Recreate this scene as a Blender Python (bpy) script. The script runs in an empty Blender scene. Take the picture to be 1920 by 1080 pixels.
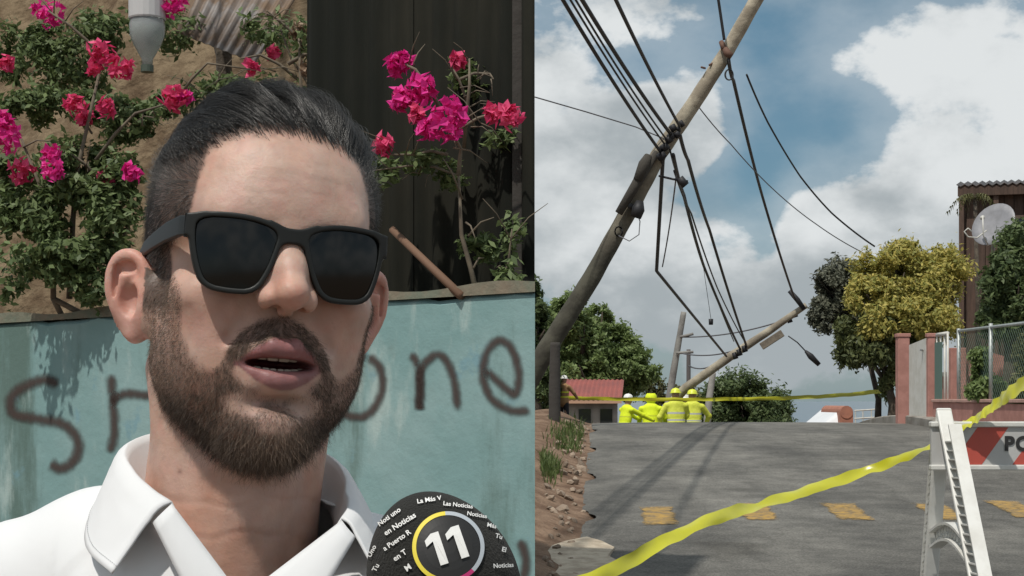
import bpy, bmesh, math, random
import numpy as np
from mathutils import Vector, Matrix
R = math.radians
rng = np.random.default_rng(7)
random.seed(7)
sc = bpy.context.scene
C = sc.collection

# ------------------------------------------------------------------ camera
F, H = 3000.0, 1.55                      # focal length in px of a 1920 px frame, eye height
cam = bpy.data.cameras.new('camera')
cam.sensor_width = 36.0
cam.lens = 36.0 * F / 1920.0
cam.shift_y = 210.0 / 1920.0
cam.clip_start, cam.clip_end = 0.05, 30000
camo = bpy.data.objects.new('camera', cam); C.objects.link(camo)
camo.location = (0, 0, H); camo.rotation_euler = (R(90), 0, 0)
sc.camera = camo
def P(x, y, d):
    """a point of the place d metres ahead, measured from the photograph"""
    return Vector(((x - 960) / F * d, d, H + (750 - y) / F * d))

# ------------------------------------------------------------------ light
SUN = Vector((0.265, 0.50, -1.0)).normalized()       # direction the light travels
sun_el = math.asin(-SUN.z); to_sun = -SUN
sl = bpy.data.lights.new('sun', 'SUN'); sl.energy = 2.7; sl.angle = R(1.0); sl.color = (1.0, 0.95, 0.87)
so = bpy.data.objects.new('sun', sl); C.objects.link(so)
so.rotation_euler = SUN.to_track_quat('-Z', 'Y').to_euler()
so.location = (-8, -15, 30)
sc.view_settings.view_transform = 'Standard'
sc.view_settings.look = 'None'
sc.view_settings.exposure = 0.26
sc.view_settings.gamma = 1.0

world = bpy.data.worlds.new('World'); sc.world = world; world.use_nodes = True
def build_world():
    nt = world.node_tree; N = nt.nodes; L = nt.links
    N.clear()
    out = N.new('ShaderNodeOutputWorld'); bg = N.new('ShaderNodeBackground')
    bg.inputs['Strength'].default_value = 0.12
    sky = N.new('ShaderNodeTexSky'); sky.sky_type = 'NISHITA'; sky.sun_disc = False
    sky.sun_elevation = sun_el; sky.sun_rotation = math.atan2(to_sun.x, to_sun.y)
    sky.air_density = 1.0; sky.dust_density = 0.6; sky.ozone_density = 2.0
    tc = N.new('ShaderNodeTexCoord')
    def math_(op, a, b=None, c=None):
        n = N.new('ShaderNodeMath'); n.operation = op
        for i, v in enumerate((a, b, c)):
            if v is None: continue
            if isinstance(v, (int, float)): n.inputs[i].default_value = v
            else: L.new(v, n.inputs[i])
        return n.outputs[0]
    def noise(scale, detail, rough, off=(0, 0, 0), zs=1.6):
        mp = N.new('ShaderNodeMapping'); mp.inputs['Location'].default_value = off
        mp.inputs['Scale'].default_value = (1, 1, zs)
        L.new(tc.outputs['Generated'], mp.inputs['Vector'])
        n = N.new('ShaderNodeTexNoise'); n.inputs['Scale'].default_value = scale
        n.inputs['Detail'].default_value = detail; n.inputs['Roughness'].default_value = rough
        L.new(mp.outputs[0], n.inputs['Vector']); return n.outputs['Fac']
    big = noise(3.1, 2, .5, (3.3, 1.2, .4))
    mid = noise(9.0, 8, .56, (0.7, 2.1, 3.4))
    fine = noise(26.0, 6, .6, (5.0, .3, 1.1))
    dens = math_('ADD', math_('MULTIPLY', big, .55), math_('MULTIPLY', mid, .62))
    dens = math_('ADD', dens, math_('MULTIPLY', fine, .12))
    # the broken cumulus seen over the street: where banks stand and where the blue shows
    def blob(x, y, sx, sy, amp):
        sep = blob.sep
        u = math_('DIVIDE', sep[0], math_('MAXIMUM', sep[1], .05)); v = math_('DIVIDE', sep[2], math_('MAXIMUM', sep[1], .05))
        du = math_('DIVIDE', math_('SUBTRACT', u, (x - 960) / F), sx / F)
        dv = math_('DIVIDE', math_('SUBTRACT', v, (750 - y) / F), sy / F)
        r2 = math_('ADD', math_('MULTIPLY', du, du), math_('MULTIPLY', dv, dv))
        e = math_('MULTIPLY', math_('EXPONENT', math_('MULTIPLY', r2, -1.0)), amp)
        return math_('MULTIPLY', e, math_('GREATER_THAN', sep[1], .2))
    s = N.new('ShaderNodeSeparateXYZ'); L.new(tc.outputs['Generated'], s.inputs[0])
    blob.sep = s.outputs
    for b in SKY_BLOBS:
        dens = math_('ADD', dens, blob(*b))
    cov = N.new('ShaderNodeMapRange'); cov.interpolation_type = 'SMOOTHSTEP'
    cov.inputs['From Min'].default_value = .595; cov.inputs['From Max'].default_value = .675
    L.new(dens, cov.inputs['Value'])
    # cloud body: sunlit tops, grey bellies where more cloud lies above
    up = math_('ADD', math_('MULTIPLY', noise(9.0, 8, .56, (.70, 2.09, 3.46)), .62), math_('MULTIPLY', noise(3.1, 2, .5, (3.3, 1.19, .46)), .8))
    here = math_('ADD', math_('MULTIPLY', mid, .62), math_('MULTIPLY', big, .8))
    belly = math_('SUBTRACT', up, here)
    belly = math_('ADD', math_('MULTIPLY', belly, 3.2), math_('MULTIPLY', math_('SUBTRACT', dens, .66), 1.1))
    belly = math_('ADD', belly, math_('MULTIPLY', math_('SUBTRACT', noise(17., 5, .6, (2., 4., 1.)), .5), .5))
    low = N.new('ShaderNodeMapRange'); low.inputs['From Min'].default_value = .20; low.inputs['From Max'].default_value = .0; low.inputs['To Max'].default_value = .42
    L.new(s.outputs['Z'], low.inputs['Value'])
    belly = math_('ADD', belly, low.outputs[0])
    body = N.new('ShaderNodeMapRange'); body.interpolation_type = 'SMOOTHSTEP'
    body.inputs['From Min'].default_value = -.18; body.inputs['From Max'].default_value = .62
    L.new(belly, body.inputs['Value'])
    cr = N.new('ShaderNodeMix'); cr.data_type = 'RGBA'
    cr.inputs['A'].default_value = (5.15, 5.35, 5.4, 1); cr.inputs['B'].default_value = (2.6, 2.9, 3.05, 1)
    L.new(body.outputs[0], cr.inputs['Factor'])
    veil = N.new('ShaderNodeMix'); veil.data_type = 'RGBA'; veil.inputs['Factor'].default_value = .75      # humid air takes the edge off the blue
    L.new(sky.outputs[0], veil.inputs['A']); veil.inputs['B'].default_value = (.42, 1.12, 1.5, 1)
    mx = N.new('ShaderNodeMix'); mx.data_type = 'RGBA'
    soft = N.new('ShaderNodeMapRange'); soft.interpolation_type = 'SMOOTHSTEP'; soft.inputs['From Min'].default_value = .36; soft.inputs['From Max'].default_value = .66; soft.inputs['To Max'].default_value = .32
    L.new(dens, soft.inputs['Value'])
    L.new(math_('MAXIMUM', cov.outputs[0], soft.outputs[0]), mx.inputs['Factor']); L.new(veil.outputs['Result'], mx.inputs['A']); L.new(cr.outputs['Result'], mx.inputs['B'])
    L.new(mx.outputs['Result'], bg.inputs['Color']); L.new(bg.outputs[0], out.inputs[0])
SKY_BLOBS = [(1450, 100, 110, 120, -.24), (1190, 120, 110, 60, -.18), (1430, 330, 70, 90, -.24), (1570, 240, 120, 70, -.20), (1400, 20, 70, 60, -.10), (1870, 240, 70, 30, -.05), (1440, 470, 30, 40, -.10),
             (1250, 240, 100, 100, .2), (1100, 330, 160, 150, .12), (1700, 430, 200, 150, .10), (1800, 90, 160, 120, .10), (1450, 620, 400, 130, .16), (1060, 120, 60, 60, .1)]
build_world()

# ------------------------------------------------------------------ helpers
MATS = {}
def mat(name, color, rough=.6, metal=0., noise=None, bump=None, spec=.5, sss=0., coat=0., stretch=None, extra=None, emit=None):
    """principled material; noise=(scale, amount, second colour), bump=(scale, strength, distance)"""
    if name in MATS: return MATS[name]
    m = bpy.data.materials.new(name); m.use_nodes = True
    nt = m.node_tree; N = nt.nodes; L = nt.links
    b = N['Principled BSDF']
    b.inputs['Base Color'].default_value = (*color, 1); b.inputs['Roughness'].default_value = rough
    b.inputs['Metallic'].default_value = metal; b.inputs['Specular IOR Level'].default_value = spec
    if sss: b.inputs['Subsurface Weight'].default_value = sss; b.inputs['Subsurface Radius'].default_value = (.008, .003, .0015); b.inputs['Subsurface Scale'].default_value = 1.0
    if coat: b.inputs['Coat Weight'].default_value = coat
    tc = N.new('ShaderNodeTexCoord'); vec = tc.outputs['Object']
    if stretch:
        mp = N.new('ShaderNodeMapping'); mp.inputs['Scale'].default_value = stretch
        L.new(vec, mp.inputs['Vector']); vec = mp.outputs[0]
    if noise:
        s, amt, c2 = noise
        n = N.new('ShaderNodeTexNoise'); n.inputs['Scale'].default_value = s; n.inputs['Detail'].default_value = 8; n.inputs['Roughness'].default_value = .62
        L.new(vec, n.inputs['Vector'])
        r = N.new('ShaderNodeMapRange'); r.interpolation_type = 'SMOOTHSTEP'; r.inputs['From Min'].default_value = .36; r.inputs['From Max'].default_value = .64; r.inputs['To Max'].default_value = amt
        L.new(n.outputs['Fac'], r.inputs['Value'])
        mx = N.new('ShaderNodeMix'); mx.data_type = 'RGBA'
        mx.inputs['A'].default_value = (*color, 1); mx.inputs['B'].default_value = (*c2, 1)
        L.new(r.outputs[0], mx.inputs['Factor']); L.new(mx.outputs['Result'], b.inputs['Base Color'])
    if bump:
        s, st, dist = bump
        n = N.new('ShaderNodeTexNoise'); n.inputs['Scale'].default_value = s; n.inputs['Detail'].default_value = 6
        L.new(vec, n.inputs['Vector'])
        bp = N.new('ShaderNodeBump'); bp.inputs['Strength'].default_value = st; bp.inputs['Distance'].default_value = dist
        L.new(n.outputs['Fac'], bp.inputs['Height']); L.new(bp.outputs[0], b.inputs['Normal'])
    if extra: extra(N, L, b, vec)
    MATS[name] = m
    return m
def vary(N, L, b, amount=.25, hue=.03):
    """each object of a kind a little lighter, darker or off in hue"""
    oi = N.new('ShaderNodeObjectInfo'); hs = N.new('ShaderNodeHueSaturation')
    r = N.new('ShaderNodeMapRange'); r.inputs['To Min'].default_value = 1 - amount; r.inputs['To Max'].default_value = 1 + amount
    L.new(oi.outputs['Random'], r.inputs['Value']); L.new(r.outputs[0], hs.inputs['Value'])
    s = b.inputs['Base Color']
    if s.is_linked: L.new(s.links[0].from_socket, hs.inputs['Color'])
    else: hs.inputs['Color'].default_value = s.default_value
    L.new(hs.outputs[0], s)

def tag(o, label=None, cat=None, group=None, kind=None):
    if label: o['label'] = label
    if cat: o['category'] = cat
    if group: o['group'] = group
    if kind: o['kind'] = kind
    return o
def link(name, me, m=None, parent=None, loc=None, smooth=False):
    o = bpy.data.objects.new(name, me); C.objects.link(o)
    if m is not None:
        me.materials.clear()
        for q in (m if isinstance(m, (list, tuple)) else [m]): me.materials.append(q)
    if parent is not None: o.parent = parent
    if loc is not None: o.location = loc
    if smooth and hasattr(me, 'polygons'):
        me.polygons.foreach_set('use_smooth', np.ones(len(me.polygons), bool))
    return o
def thing(name, loc=(0, 0, 0), rz=0., label=None, cat=None, group=None):
    o = bpy.data.objects.new(name, None); C.objects.link(o); o.location = loc; o.rotation_euler = (0, 0, rz)
    o.empty_display_size = .1
    return tag(o, label, cat, group)
def np_mesh(name, v, f):
    """v (n,3), f list of lists or (m,k) int array"""
    me = bpy.data.meshes.new(name)
    v = np.asarray(v, np.float32)
    if isinstance(f, np.ndarray):
        k = f.shape[1]; n = len(f)
        me.vertices.add(len(v)); me.vertices.foreach_set('co', v.ravel())
        me.loops.add(n * k); me.loops.foreach_set('vertex_index', f.ravel().astype(np.int32))
        me.polygons.add(n); me.polygons.foreach_set('loop_start', np.arange(0, n * k, k, dtype=np.int32))
        me.update(calc_edges=True); me.validate()
    else:
        me.from_pydata(v.tolist(), [], f); me.update()
    return me
class MB:
    """collects shapes for one mesh"""
    def __init__(s): s.v = []; s.f = []; s.mi = []
    def add(s, v, f, mi=0):
        o = len(s.v); s.v += [tuple(p) for p in v]; s.f += [[i + o for i in q] for q in f]; s.mi += [mi] * len(f); return s
    def box(s, x0, x1, y0, y1, z0, z1, mi=0, M=None):
        v = [(x, y, z) for z in (z0, z1) for y in (y0, y1) for x in (x0, x1)]
        if M is not None: v = [tuple(M @ Vector(p)) for p in v]
        return s.add(v, [(0, 2, 3, 1), (4, 5, 7, 6), (0, 1, 5, 4), (2, 6, 7, 3), (0, 4, 6, 2), (1, 3, 7, 5)], mi)
    def tube(s, pts, r, n=8, mi=0, cap=True, flat=None):
        pts = [Vector(p) for p in pts]; m = len(pts)
        rs = r if isinstance(r, (list, tuple, np.ndarray)) else [r] * m
        v = []; f = []
        up = Vector((0, 0, 1)); t0 = (pts[1] - pts[0]).normalized()
        a = t0.cross(up)
        if a.length < .05: a = t0.cross(Vector((1, 0, 0)))
        a.normalize()
        for i, p in enumerate(pts):
            t = (pts[min(i + 1, m - 1)] - pts[max(i - 1, 0)]).normalized()
            a = (a - t * a.dot(t)).normalized(); b = t.cross(a)
            for k in range(n):
                th = 2 * math.pi * k / n
                v.append(p + (a * math.cos(th) + b * math.sin(th)) * rs[i])
        for i in range(m - 1):
            for k in range(n):
                k2 = (k + 1) % n
                f.append((i * n + k, i * n + k2, (i + 1) * n + k2, (i + 1) * n + k))
        if cap: f.append(tuple(range(n))[::-1]); f.append(tuple((m - 1) * n + k for k in range(n)))
        return s.add(v, f, mi)
    def lathe(s, prof, n=16, M=None, mi=0, cap=True):
        v = []; f = []
        for (r, z) in prof:
            for k in range(n):
                th = 2 * math.pi * k / n; p = Vector((r * math.cos(th), r * math.sin(th), z))
                v.append(M @ p if M is not None else p)
        for i in range(len(prof) - 1):
            for k in range(n):
                k2 = (k + 1) % n
                f.append((i * n + k, i * n + k2, (i + 1) * n + k2, (i + 1) * n + k))
        if cap: f.append(tuple(range(n))[::-1]); f.append(tuple((len(prof) - 1) * n + k for k in range(n)))
        return s.add(v, f, mi)
    def mesh(s, name='mesh'):
        me = bpy.data.meshes.new(name); me.from_pydata([tuple(p) for p in s.v], [], s.f); me.update()
        if any(s.mi): me.polygons.foreach_set('material_index', s.mi)
        return me
    def build(s, name, m, parent=None, loc=None, smooth=False):
        return link(name, s.mesh(name), m, parent, loc, smooth)
def bevel(o, w=.01, seg=2):
    md = o.modifiers.new('bevel', 'BEVEL'); md.width = w; md.segments = seg; md.limit_method = 'ANGLE'; md.angle_limit = R(40)
    return o
def copy_tree(o, parent=None):
    c = o.copy(); C.objects.link(c)
    if parent is not None: c.parent = parent
    for ch in o.children: copy_tree(ch, c)
    return c

# implicit shapes meshed with surface nets
class Field:
    def __init__(s, lo, hi, h):
        s.lo = np.array(lo, np.float32); s.h = h
        s.n = np.ceil((np.array(hi) - s.lo) / h).astype(int) + 1
        s.ax = [s.lo[i] + h * np.arange(s.n[i], dtype=np.float32) for i in range(3)]
        s.d = np.full(s.n, 1e3, np.float32)
    def sub(s, lo, hi, m):
        sl = []
        for i in range(3):
            a = int(max(0, math.floor((lo[i] - m - s.lo[i]) / s.h))); b = int(min(s.n[i], math.ceil((hi[i] + m - s.lo[i]) / s.h) + 1))
            if b <= a: return None, None
            sl.append(slice(a, b))
        g = (s.ax[0][sl[0]][:, None, None], s.ax[1][sl[1]][None, :, None], s.ax[2][sl[2]][None, None, :])
        return tuple(sl), g
    def put(s, sl, e, k, op):
        d = s.d[sl]
        if op == '+':
            hh = np.maximum(k - np.abs(d - e), 0) / k; s.d[sl] = np.minimum(d, e) - hh * hh * k * .25
        else:
            e = -e; hh = np.maximum(k - np.abs(d - e), 0) / k; s.d[sl] = np.maximum(d, e) + hh * hh * k * .25
    def ell(s, c, r, k=10., op='+', rot=None):
        c = np.array(c, np.float32); m = max(r) if rot is not None else 0
        rr = np.array([m] * 3) if rot is not None else np.array(r)
        sl, g = s.sub(c - rr, c + rr, 30)
        if sl is None: return
        x, y, z = (g[i] - c[i] for i in range(3))
        if rot is not None:
            M = np.array(rot.transposed()); x, y, z = (M[i, 0] * x + M[i, 1] * y + M[i, 2] * z for i in range(3))
        k0 = np.sqrt((x / r[0]) ** 2 + (y / r[1]) ** 2 + (z / r[2]) ** 2)
        k1 = np.sqrt((x / r[0] ** 2) ** 2 + (y / r[1] ** 2) ** 2 + (z / r[2] ** 2) ** 2) + 1e-9
        s.put(sl, k0 * (k0 - 1) / k1, k, op)
    def cap(s, a, b, ra, rb=None, k=8., op='+', sq=(1, 1, 1)):
        rb = ra if rb is None else rb
        a = np.array(a, np.float32); b = np.array(b, np.float32); m = max(ra, rb) / min(sq)
        sl, g = s.sub(np.minimum(a, b) - m, np.maximum(a, b) + m, 22)
        if sl is None: return
        q = np.array(sq, np.float32)
        p = [(g[i] - a[i]) * q[i] for i in range(3)]; ba = (b - a) * q
        t = np.clip((p[0] * ba[0] + p[1] * ba[1] + p[2] * ba[2]) / max(float(ba @ ba), 1e-9), 0, 1)
        e = np.sqrt((p[0] - t * ba[0]) ** 2 + (p[1] - t * ba[1]) ** 2 + (p[2] - t * ba[2]) ** 2) - (ra + (rb - ra) * t)
        s.put(sl, e, k, op)
    def chain(s, pts, rs, k=4., op='+'):
        for i in range(len(pts) - 1): s.cap(pts[i], pts[i + 1], rs[i], rs[i + 1], k, op)
    def mesh(s):
        d = s.d; ins = d < 0
        nx, ny, nz = d.shape
        c = np.zeros((nx - 1, ny - 1, nz - 1), np.int8)
        for a in (0, 1):
            for b in (0, 1):
                for e in (0, 1): c += ins[a:nx - 1 + a, b:ny - 1 + b, e:nz - 1 + e]
        act = (c > 0) & (c < 8)
        idx = -np.ones(act.shape, np.int64); ii = np.argwhere(act); idx[act] = np.arange(len(ii))
        acc = np.zeros((len(ii), 3), np.float32); cnt = np.zeros(len(ii), np.float32)
        cor = [(a, b, e) for a in (0, 1) for b in (0, 1) for e in (0, 1)]
        for p in cor:
            for ax in range(3):
                if p[ax]: continue
                q = list(p); q[ax] = 1
                d0 = d[ii[:, 0] + p[0], ii[:, 1] + p[1], ii[:, 2] + p[2]]; d1 = d[ii[:, 0] + q[0], ii[:, 1] + q[1], ii[:, 2] + q[2]]
                cr = (d0 < 0) != (d1 < 0)
                t = np.where(cr, d0 / np.where(cr, d0 - d1, 1), 0)
                pt = np.tile(np.array(p, np.float32), (len(ii), 1)); pt[:, ax] = t
                acc[cr] += pt[cr]; cnt[cr] += 1
        v = (ii + acc / cnt[:, None]) * s.h + s.lo
        fs = []
        for ax in range(3):
            u, w = (ax + 1) % 3, (ax + 2) % 3
            sh = [slice(1, -1)] * 3; sh[ax] = slice(0, -1); sh2 = list(sh); sh2[ax] = slice(1, None)
            A = ins[tuple(sh)]; B = ins[tuple(sh2)]
            e = np.argwhere(A != B); flip = A[A != B]
            base = e.copy(); base[:, u] += 1; base[:, w] += 1
            def at(du, dw):
                q = base.copy(); q[:, u] += du; q[:, w] += dw; return idx[q[:, 0], q[:, 1], q[:, 2]]
            q = np.stack([at(-1, -1), at(0, -1), at(0, 0), at(-1, 0)], 1)
            q[~flip] = q[~flip][:, ::-1]
            fs.append(q)
        f = np.concatenate(fs); f = f[(f >= 0).all(1)]
        return v.astype(np.float32), f
def vnormals(v, f):
    n = np.cross(v[f[:, 2]] - v[f[:, 0]], v[f[:, 3]] - v[f[:, 1]]); out = np.zeros_like(v)
    for k in range(4): np.add.at(out, f[:, k], n)
    return out / (np.linalg.norm(out, axis=1, keepdims=True) + 1e-12)
def strands(name, pts, rad, m, parent=None, rnd=None):
    """pts (n, k, 3) hair strands, rad (n, k) radii"""
    n, k, _ = pts.shape
    hc = bpy.data.hair_curves.new(name); hc.add_curves([k] * n)
    hc.position_data.foreach_set('vector', pts.astype(np.float32).ravel())
    a = hc.attributes.get('radius') or hc.attributes.new('radius', 'FLOAT', 'POINT')
    a.data.foreach_set('value', rad.astype(np.float32).ravel())
    if rnd is not None:
        c = hc.attributes.new('shade', 'FLOAT', 'CURVE'); c.data.foreach_set('value', rnd.astype(np.float32))
    hc.materials.append(m)
    o = bpy.data.objects.new(name, hc); C.objects.link(o)
    if parent is not None: o.parent = parent
    return o
def fbm(p, seed=0, octaves=4):
    """cheap smooth value noise for arrays of points (n,3)"""
    out = np.zeros(len(p), np.float32); amp = 1.; fr = 1.; tot = 0
    for o in range(octaves):
        q = p * fr + seed * 17.13 + o * 5.7; i = np.floor(q).astype(np.int64); f = q - i; f = f * f * (3 - 2 * f)
        def hsh(a, b, c):
            n = (a * 374761393 + b * 668265263 + c * 1274126177) & 0x7fffffff
            n = ((n ^ (n >> 13)) * 1103515245) & 0x7fffffff
            return ((n ^ (n >> 16)) & 0xffff) / 65535.
        r = 0
        for a in (0, 1):
            for b in (0, 1):
                for c in (0, 1):
                    w = (f[:, 0] if a else 1 - f[:, 0]) * (f[:, 1] if b else 1 - f[:, 1]) * (f[:, 2] if c else 1 - f[:, 2])
                    r = r + w * hsh(i[:, 0] + a, i[:, 1] + b, i[:, 2] + c)
        out += amp * r; tot += amp; amp *= .5; fr *= 2.03
    return out / tot
def catmull(pts, n):
    p = np.array(pts, float); p = np.vstack([2 * p[0] - p[1], p, 2 * p[-1] - p[-2]]); out = []
    m = len(p) - 3
    for t in np.linspace(0, m - 1e-6, n):
        i = int(t); f = t - i; a, b, c, d = p[i:i + 4]
        out.append(.5 * (2 * b + (c - a) * f + (2 * a - 5 * b + 4 * c - d) * f * f + (3 * b - a - 3 * c + d) * f ** 3))
    return np.array(out)
# ------------------------------------------------------------------ the lie of the land
def road_z(y):
    y0, a = 18.8, .02
    if y < -6: return -.36
    if y < y0: return .06 * y
    y1 = y0 + .16 / a                                  # the slope turns from +6 % to -10 % over the crest
    if y < y1: return .06 * y - a / 2 * (y - y0) ** 2
    z1 = .06 * y1 - a / 2 * (y1 - y0) ** 2
    if y < 60: return z1 - .10 * (y - y1)
    z2 = z1 - .10 * (60 - y1)
    return max(z2 - .10 * (y - 60), -24.)
def edge_l(y): return -.15 + .056 * min(y, 60)
def edge_r(y): return edge_l(y) + 4.28
def land_z(x, y):
    z = road_z(y)
    l = edge_l(y) - x; r = x - edge_r(y)
    n = .5 * math.sin(x * 3.1 + y * 1.7) + .3 * math.sin(x * 7.3 - y * 4.1) + .2 * math.sin(x * 1.3 + y * 9.7)
    if l > 0 and 5.5 < y < 60:
        f = min(1, (y - 5.5) / 3)
        z += f * (.16 * min(1, l / .5) + .05 * n * min(1, l / .3) + .03 * max(0, min(l - .5, 3)))
    if r > 0: z += min(.10, r * .2)
    return z
def asphalt(N, L, b, vec):
    def noise(s, d=6, r=.6):
        n = N.new('ShaderNodeTexNoise'); n.inputs['Scale'].default_value = s; n.inputs['Detail'].default_value = d; n.inputs['Roughness'].default_value = r
        L.new(vec, n.inputs['Vector']); return n.outputs['Fac']
    def ramp(v, a, c0, bq, c1):
        r = N.new('ShaderNodeValToRGB'); L.new(v, r.inputs[0])
        r.color_ramp.elements[0].position = a; r.color_ramp.elements[0].color = (*c0, 1); r.color_ramp.elements[1].position = bq; r.color_ramp.elements[1].color = (*c1, 1)
        return r.outputs[0]
    def mul(a, c, f=1.):
        m = N.new('ShaderNodeMix'); m.data_type = 'RGBA'; m.blend_type = 'MULTIPLY'; m.inputs['Factor'].default_value = f
        L.new(a, m.inputs['A']); L.new(c, m.inputs['B']); return m.outputs['Result']
    c = ramp(noise(.9, 5), .35, (.105, .102, .095), .66, (.195, .188, .172))
    c = mul(c, ramp(noise(70, 2, .7), .35, (.62, .62, .62), .65, (1.25, 1.25, 1.25)))
    c = mul(c, ramp(noise(4.5, 7, .7), .38, (.78, .78, .77), .60, (1.1, 1.1, 1.08)))
    mp = N.new('ShaderNodeMapping'); mp.inputs['Scale'].default_value = (1.6, .12, 1); L.new(vec, mp.inputs['Vector'])
    tr = N.new('ShaderNodeTexNoise'); tr.inputs['Scale'].default_value = 1.3; tr.inputs['Detail'].default_value = 4; L.new(mp.outputs[0], tr.inputs['Vector'])
    c = mul(c, ramp(tr.outputs['Fac'], .36, (.80, .80, .80), .64, (1.14, 1.14, 1.13)))
    c = mul(c, ramp(noise(.55, 3, .5), .62, (1, 1, 1), .66, (.82, .81, .79)))
    v = N.new('ShaderNodeTexVoronoi'); v.feature = 'DISTANCE_TO_EDGE'; v.inputs['Scale'].default_value = .55
    nz = N.new('ShaderNodeTexNoise'); nz.inputs['Scale'].default_value = 2.2; nz.inputs['Detail'].default_value = 5
    ad = N.new('ShaderNodeMixRGB'); ad.blend_type = 'ADD'; ad.inputs[0].default_value = .55; L.new(vec, nz.inputs['Vector']); L.new(vec, ad.inputs[1]); L.new(nz.outputs['Color'], ad.inputs[2]); L.new(ad.outputs[0], v.inputs['Vector'])
    c = mul(c, ramp(v.outputs['Distance'], .002, (.5, .49, .47), .008, (1, 1, 1)), .4)
    L.new(c, b.inputs['Base Color'])
    bp = N.new('ShaderNodeBump'); bp.inputs['Strength'].default_value = .5; bp.inputs['Distance'].default_value = .006
    L.new(noise(110, 4, .7), bp.inputs['Height']); L.new(bp.outputs[0], b.inputs['Normal'])
ASPH = mat('asphalt', (.12, .12, .11), .85, spec=.3, extra=asphalt)
SOIL = mat('soil', (.13, .082, .056), .95, noise=(3.5, 1., (.24, .165, .115)), bump=(22, .9, .03), spec=.1)
def grid_sheet(name, xs_of, ys, zf, m):
    v = []; f = []
    n = None
    for y in ys:
        xs = xs_of(y); n = len(xs)
        v += [(x, y, zf(x, y)) for x in xs]
    for j in range(len(ys) - 1):
        for i in range(n - 1): f.append((j * n + i, j * n + i + 1, (j + 1) * n + i + 1, (j + 1) * n + i))
    me = bpy.data.meshes.new(name); me.from_pydata(v, [], f); me.update()
    return link(name, me, m, smooth=True)
ys = list(np.arange(-40, 5, 3.)) + list(np.arange(5, 30, .28)) + list(np.arange(30, 60, 1.5)) + list(np.geomspace(60, 900, 24))
def gx(y):
    l, r = edge_l(y), edge_r(y)
    return [-500, -120, -40, -15, -8] + list(np.linspace(-5, l - .95, 5)) + list(np.linspace(l - .8, l + .12, 12)) + list(np.linspace(l + .4, r - .05, 4)) + list(np.linspace(r + .05, r + 1.5, 6)) + [r + 4, r + 9, r + 20, 60, 160, 600]
ground = grid_sheet('ground', gx, ys, lambda x, y: land_z(x, y) - (.03 if edge_l(y) + .1 < x < edge_r(y) - .02 else 0), SOIL)
tag(ground, kind='structure')
ry = list(np.arange(-12, 17, .8)) + list(np.arange(17, 30, .25)) + list(np.arange(30, 60, 1.))
def rx(y):
    w = .07 * math.sin(y * 2.3) + .035 * math.sin(y * 7.1 + 1) + .012 * math.sin(y * 17.) + .006 * math.sin(y * 29 + 2)
    l, r = edge_l(y) + w, edge_r(y); return [l, l + .05] + list(np.linspace(l + .3, r, 9))
def rz(x, y):
    t = (x - edge_l(y)) / 4.28; return road_z(y) + .004 + .015 * (1 - (2 * t - 1) ** 2) + .008 * min(1, max(0, t * 30))
ry2 = sorted(set(ry + list(np.arange(8, 20, .05))))
road = grid_sheet('road', rx, ry2, rz, ASPH); tag(road, kind='structure')
# pavement and kerb on the right
CONC = mat('concrete', (.30, .28, .25), .9, noise=(2.5, 1., (.20, .18, .155)), bump=(40, .5, .008), spec=.2)
def kerb():
    m = MB(); yy = list(np.arange(6, 26, .5)) + [26, 30, 36]
    prof = [(-.01, -.2), (-.01, .11), (.012, .125), (.15, .13), (1.1, .15), (1.1, -.2)]
    v = [(edge_r(y) + p[0], y, road_z(y) + p[1]) for y in yy for p in prof]; k = len(prof)
    f = [(i * k + j, i * k + j + 1, (i + 1) * k + j + 1, (i + 1) * k + j) for i in range(len(yy) - 1) for j in range(k - 1)]
    m.add(v, f); tag(m.build('pavement', CONC), kind='structure')
kerb()
sea = MB(); sea.add([(-14000, 500, -22.5), (14000, 500, -22.5), (14000, 25000, -22.5), (-14000, 25000, -22.5)], [(0, 1, 2, 3)])
SEA = mat('sea_water', (.10, .14, .17), .28, bump=(.05, .5, 1.2), spec=.5)
tag(sea.build('sea', SEA), kind='structure')

# painted speed-hump dashes, worn
def worn(N, L, b, vec):
    n = N.new('ShaderNodeTexNoise'); n.inputs['Scale'].default_value = 16; n.inputs['Detail'].default_value = 9; n.inputs['Roughness'].default_value = .72
    L.new(vec, n.inputs['Vector'])
    r = N.new('ShaderNodeValToRGB'); L.new(n.outputs['Fac'], r.inputs[0])
    e = r.color_ramp.elements; e[0].position = .40; e[0].color = (.46, .28, .065, 1); e[1].position = .62; e[1].color = (.19, .145, .085, 1)
    L.new(r.outputs[0], b.inputs['Base Color'])
    n2 = N.new('ShaderNodeTexNoise'); n2.inputs['Scale'].default_value = 7; n2.inputs['Detail'].default_value = 10; n2.inputs['Roughness'].default_value = .78
    L.new(vec, n2.inputs['Vector'])
    at = N.new('ShaderNodeAttribute'); at.attribute_name = 'edge'; at.attribute_type = 'GEOMETRY'
    ad = N.new('ShaderNodeMath'); ad.operation = 'ADD'; L.new(n2.outputs['Fac'], ad.inputs[0]); L.new(at.outputs['Fac'], ad.inputs[1])
    r2 = N.new('ShaderNodeMapRange'); r2.inputs['From Min'].default_value = .46; r2.inputs['From Max'].default_value = .66; r2.inputs['To Max'].default_value = .9; L.new(ad.outputs[0], r2.inputs['Value'])
    L.new(r2.outputs[0], b.inputs['Alpha'])          # paint worn through to the asphalt
YEL = mat('worn_yellow_paint', (.6, .38, .08), .8, extra=worn)
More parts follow.
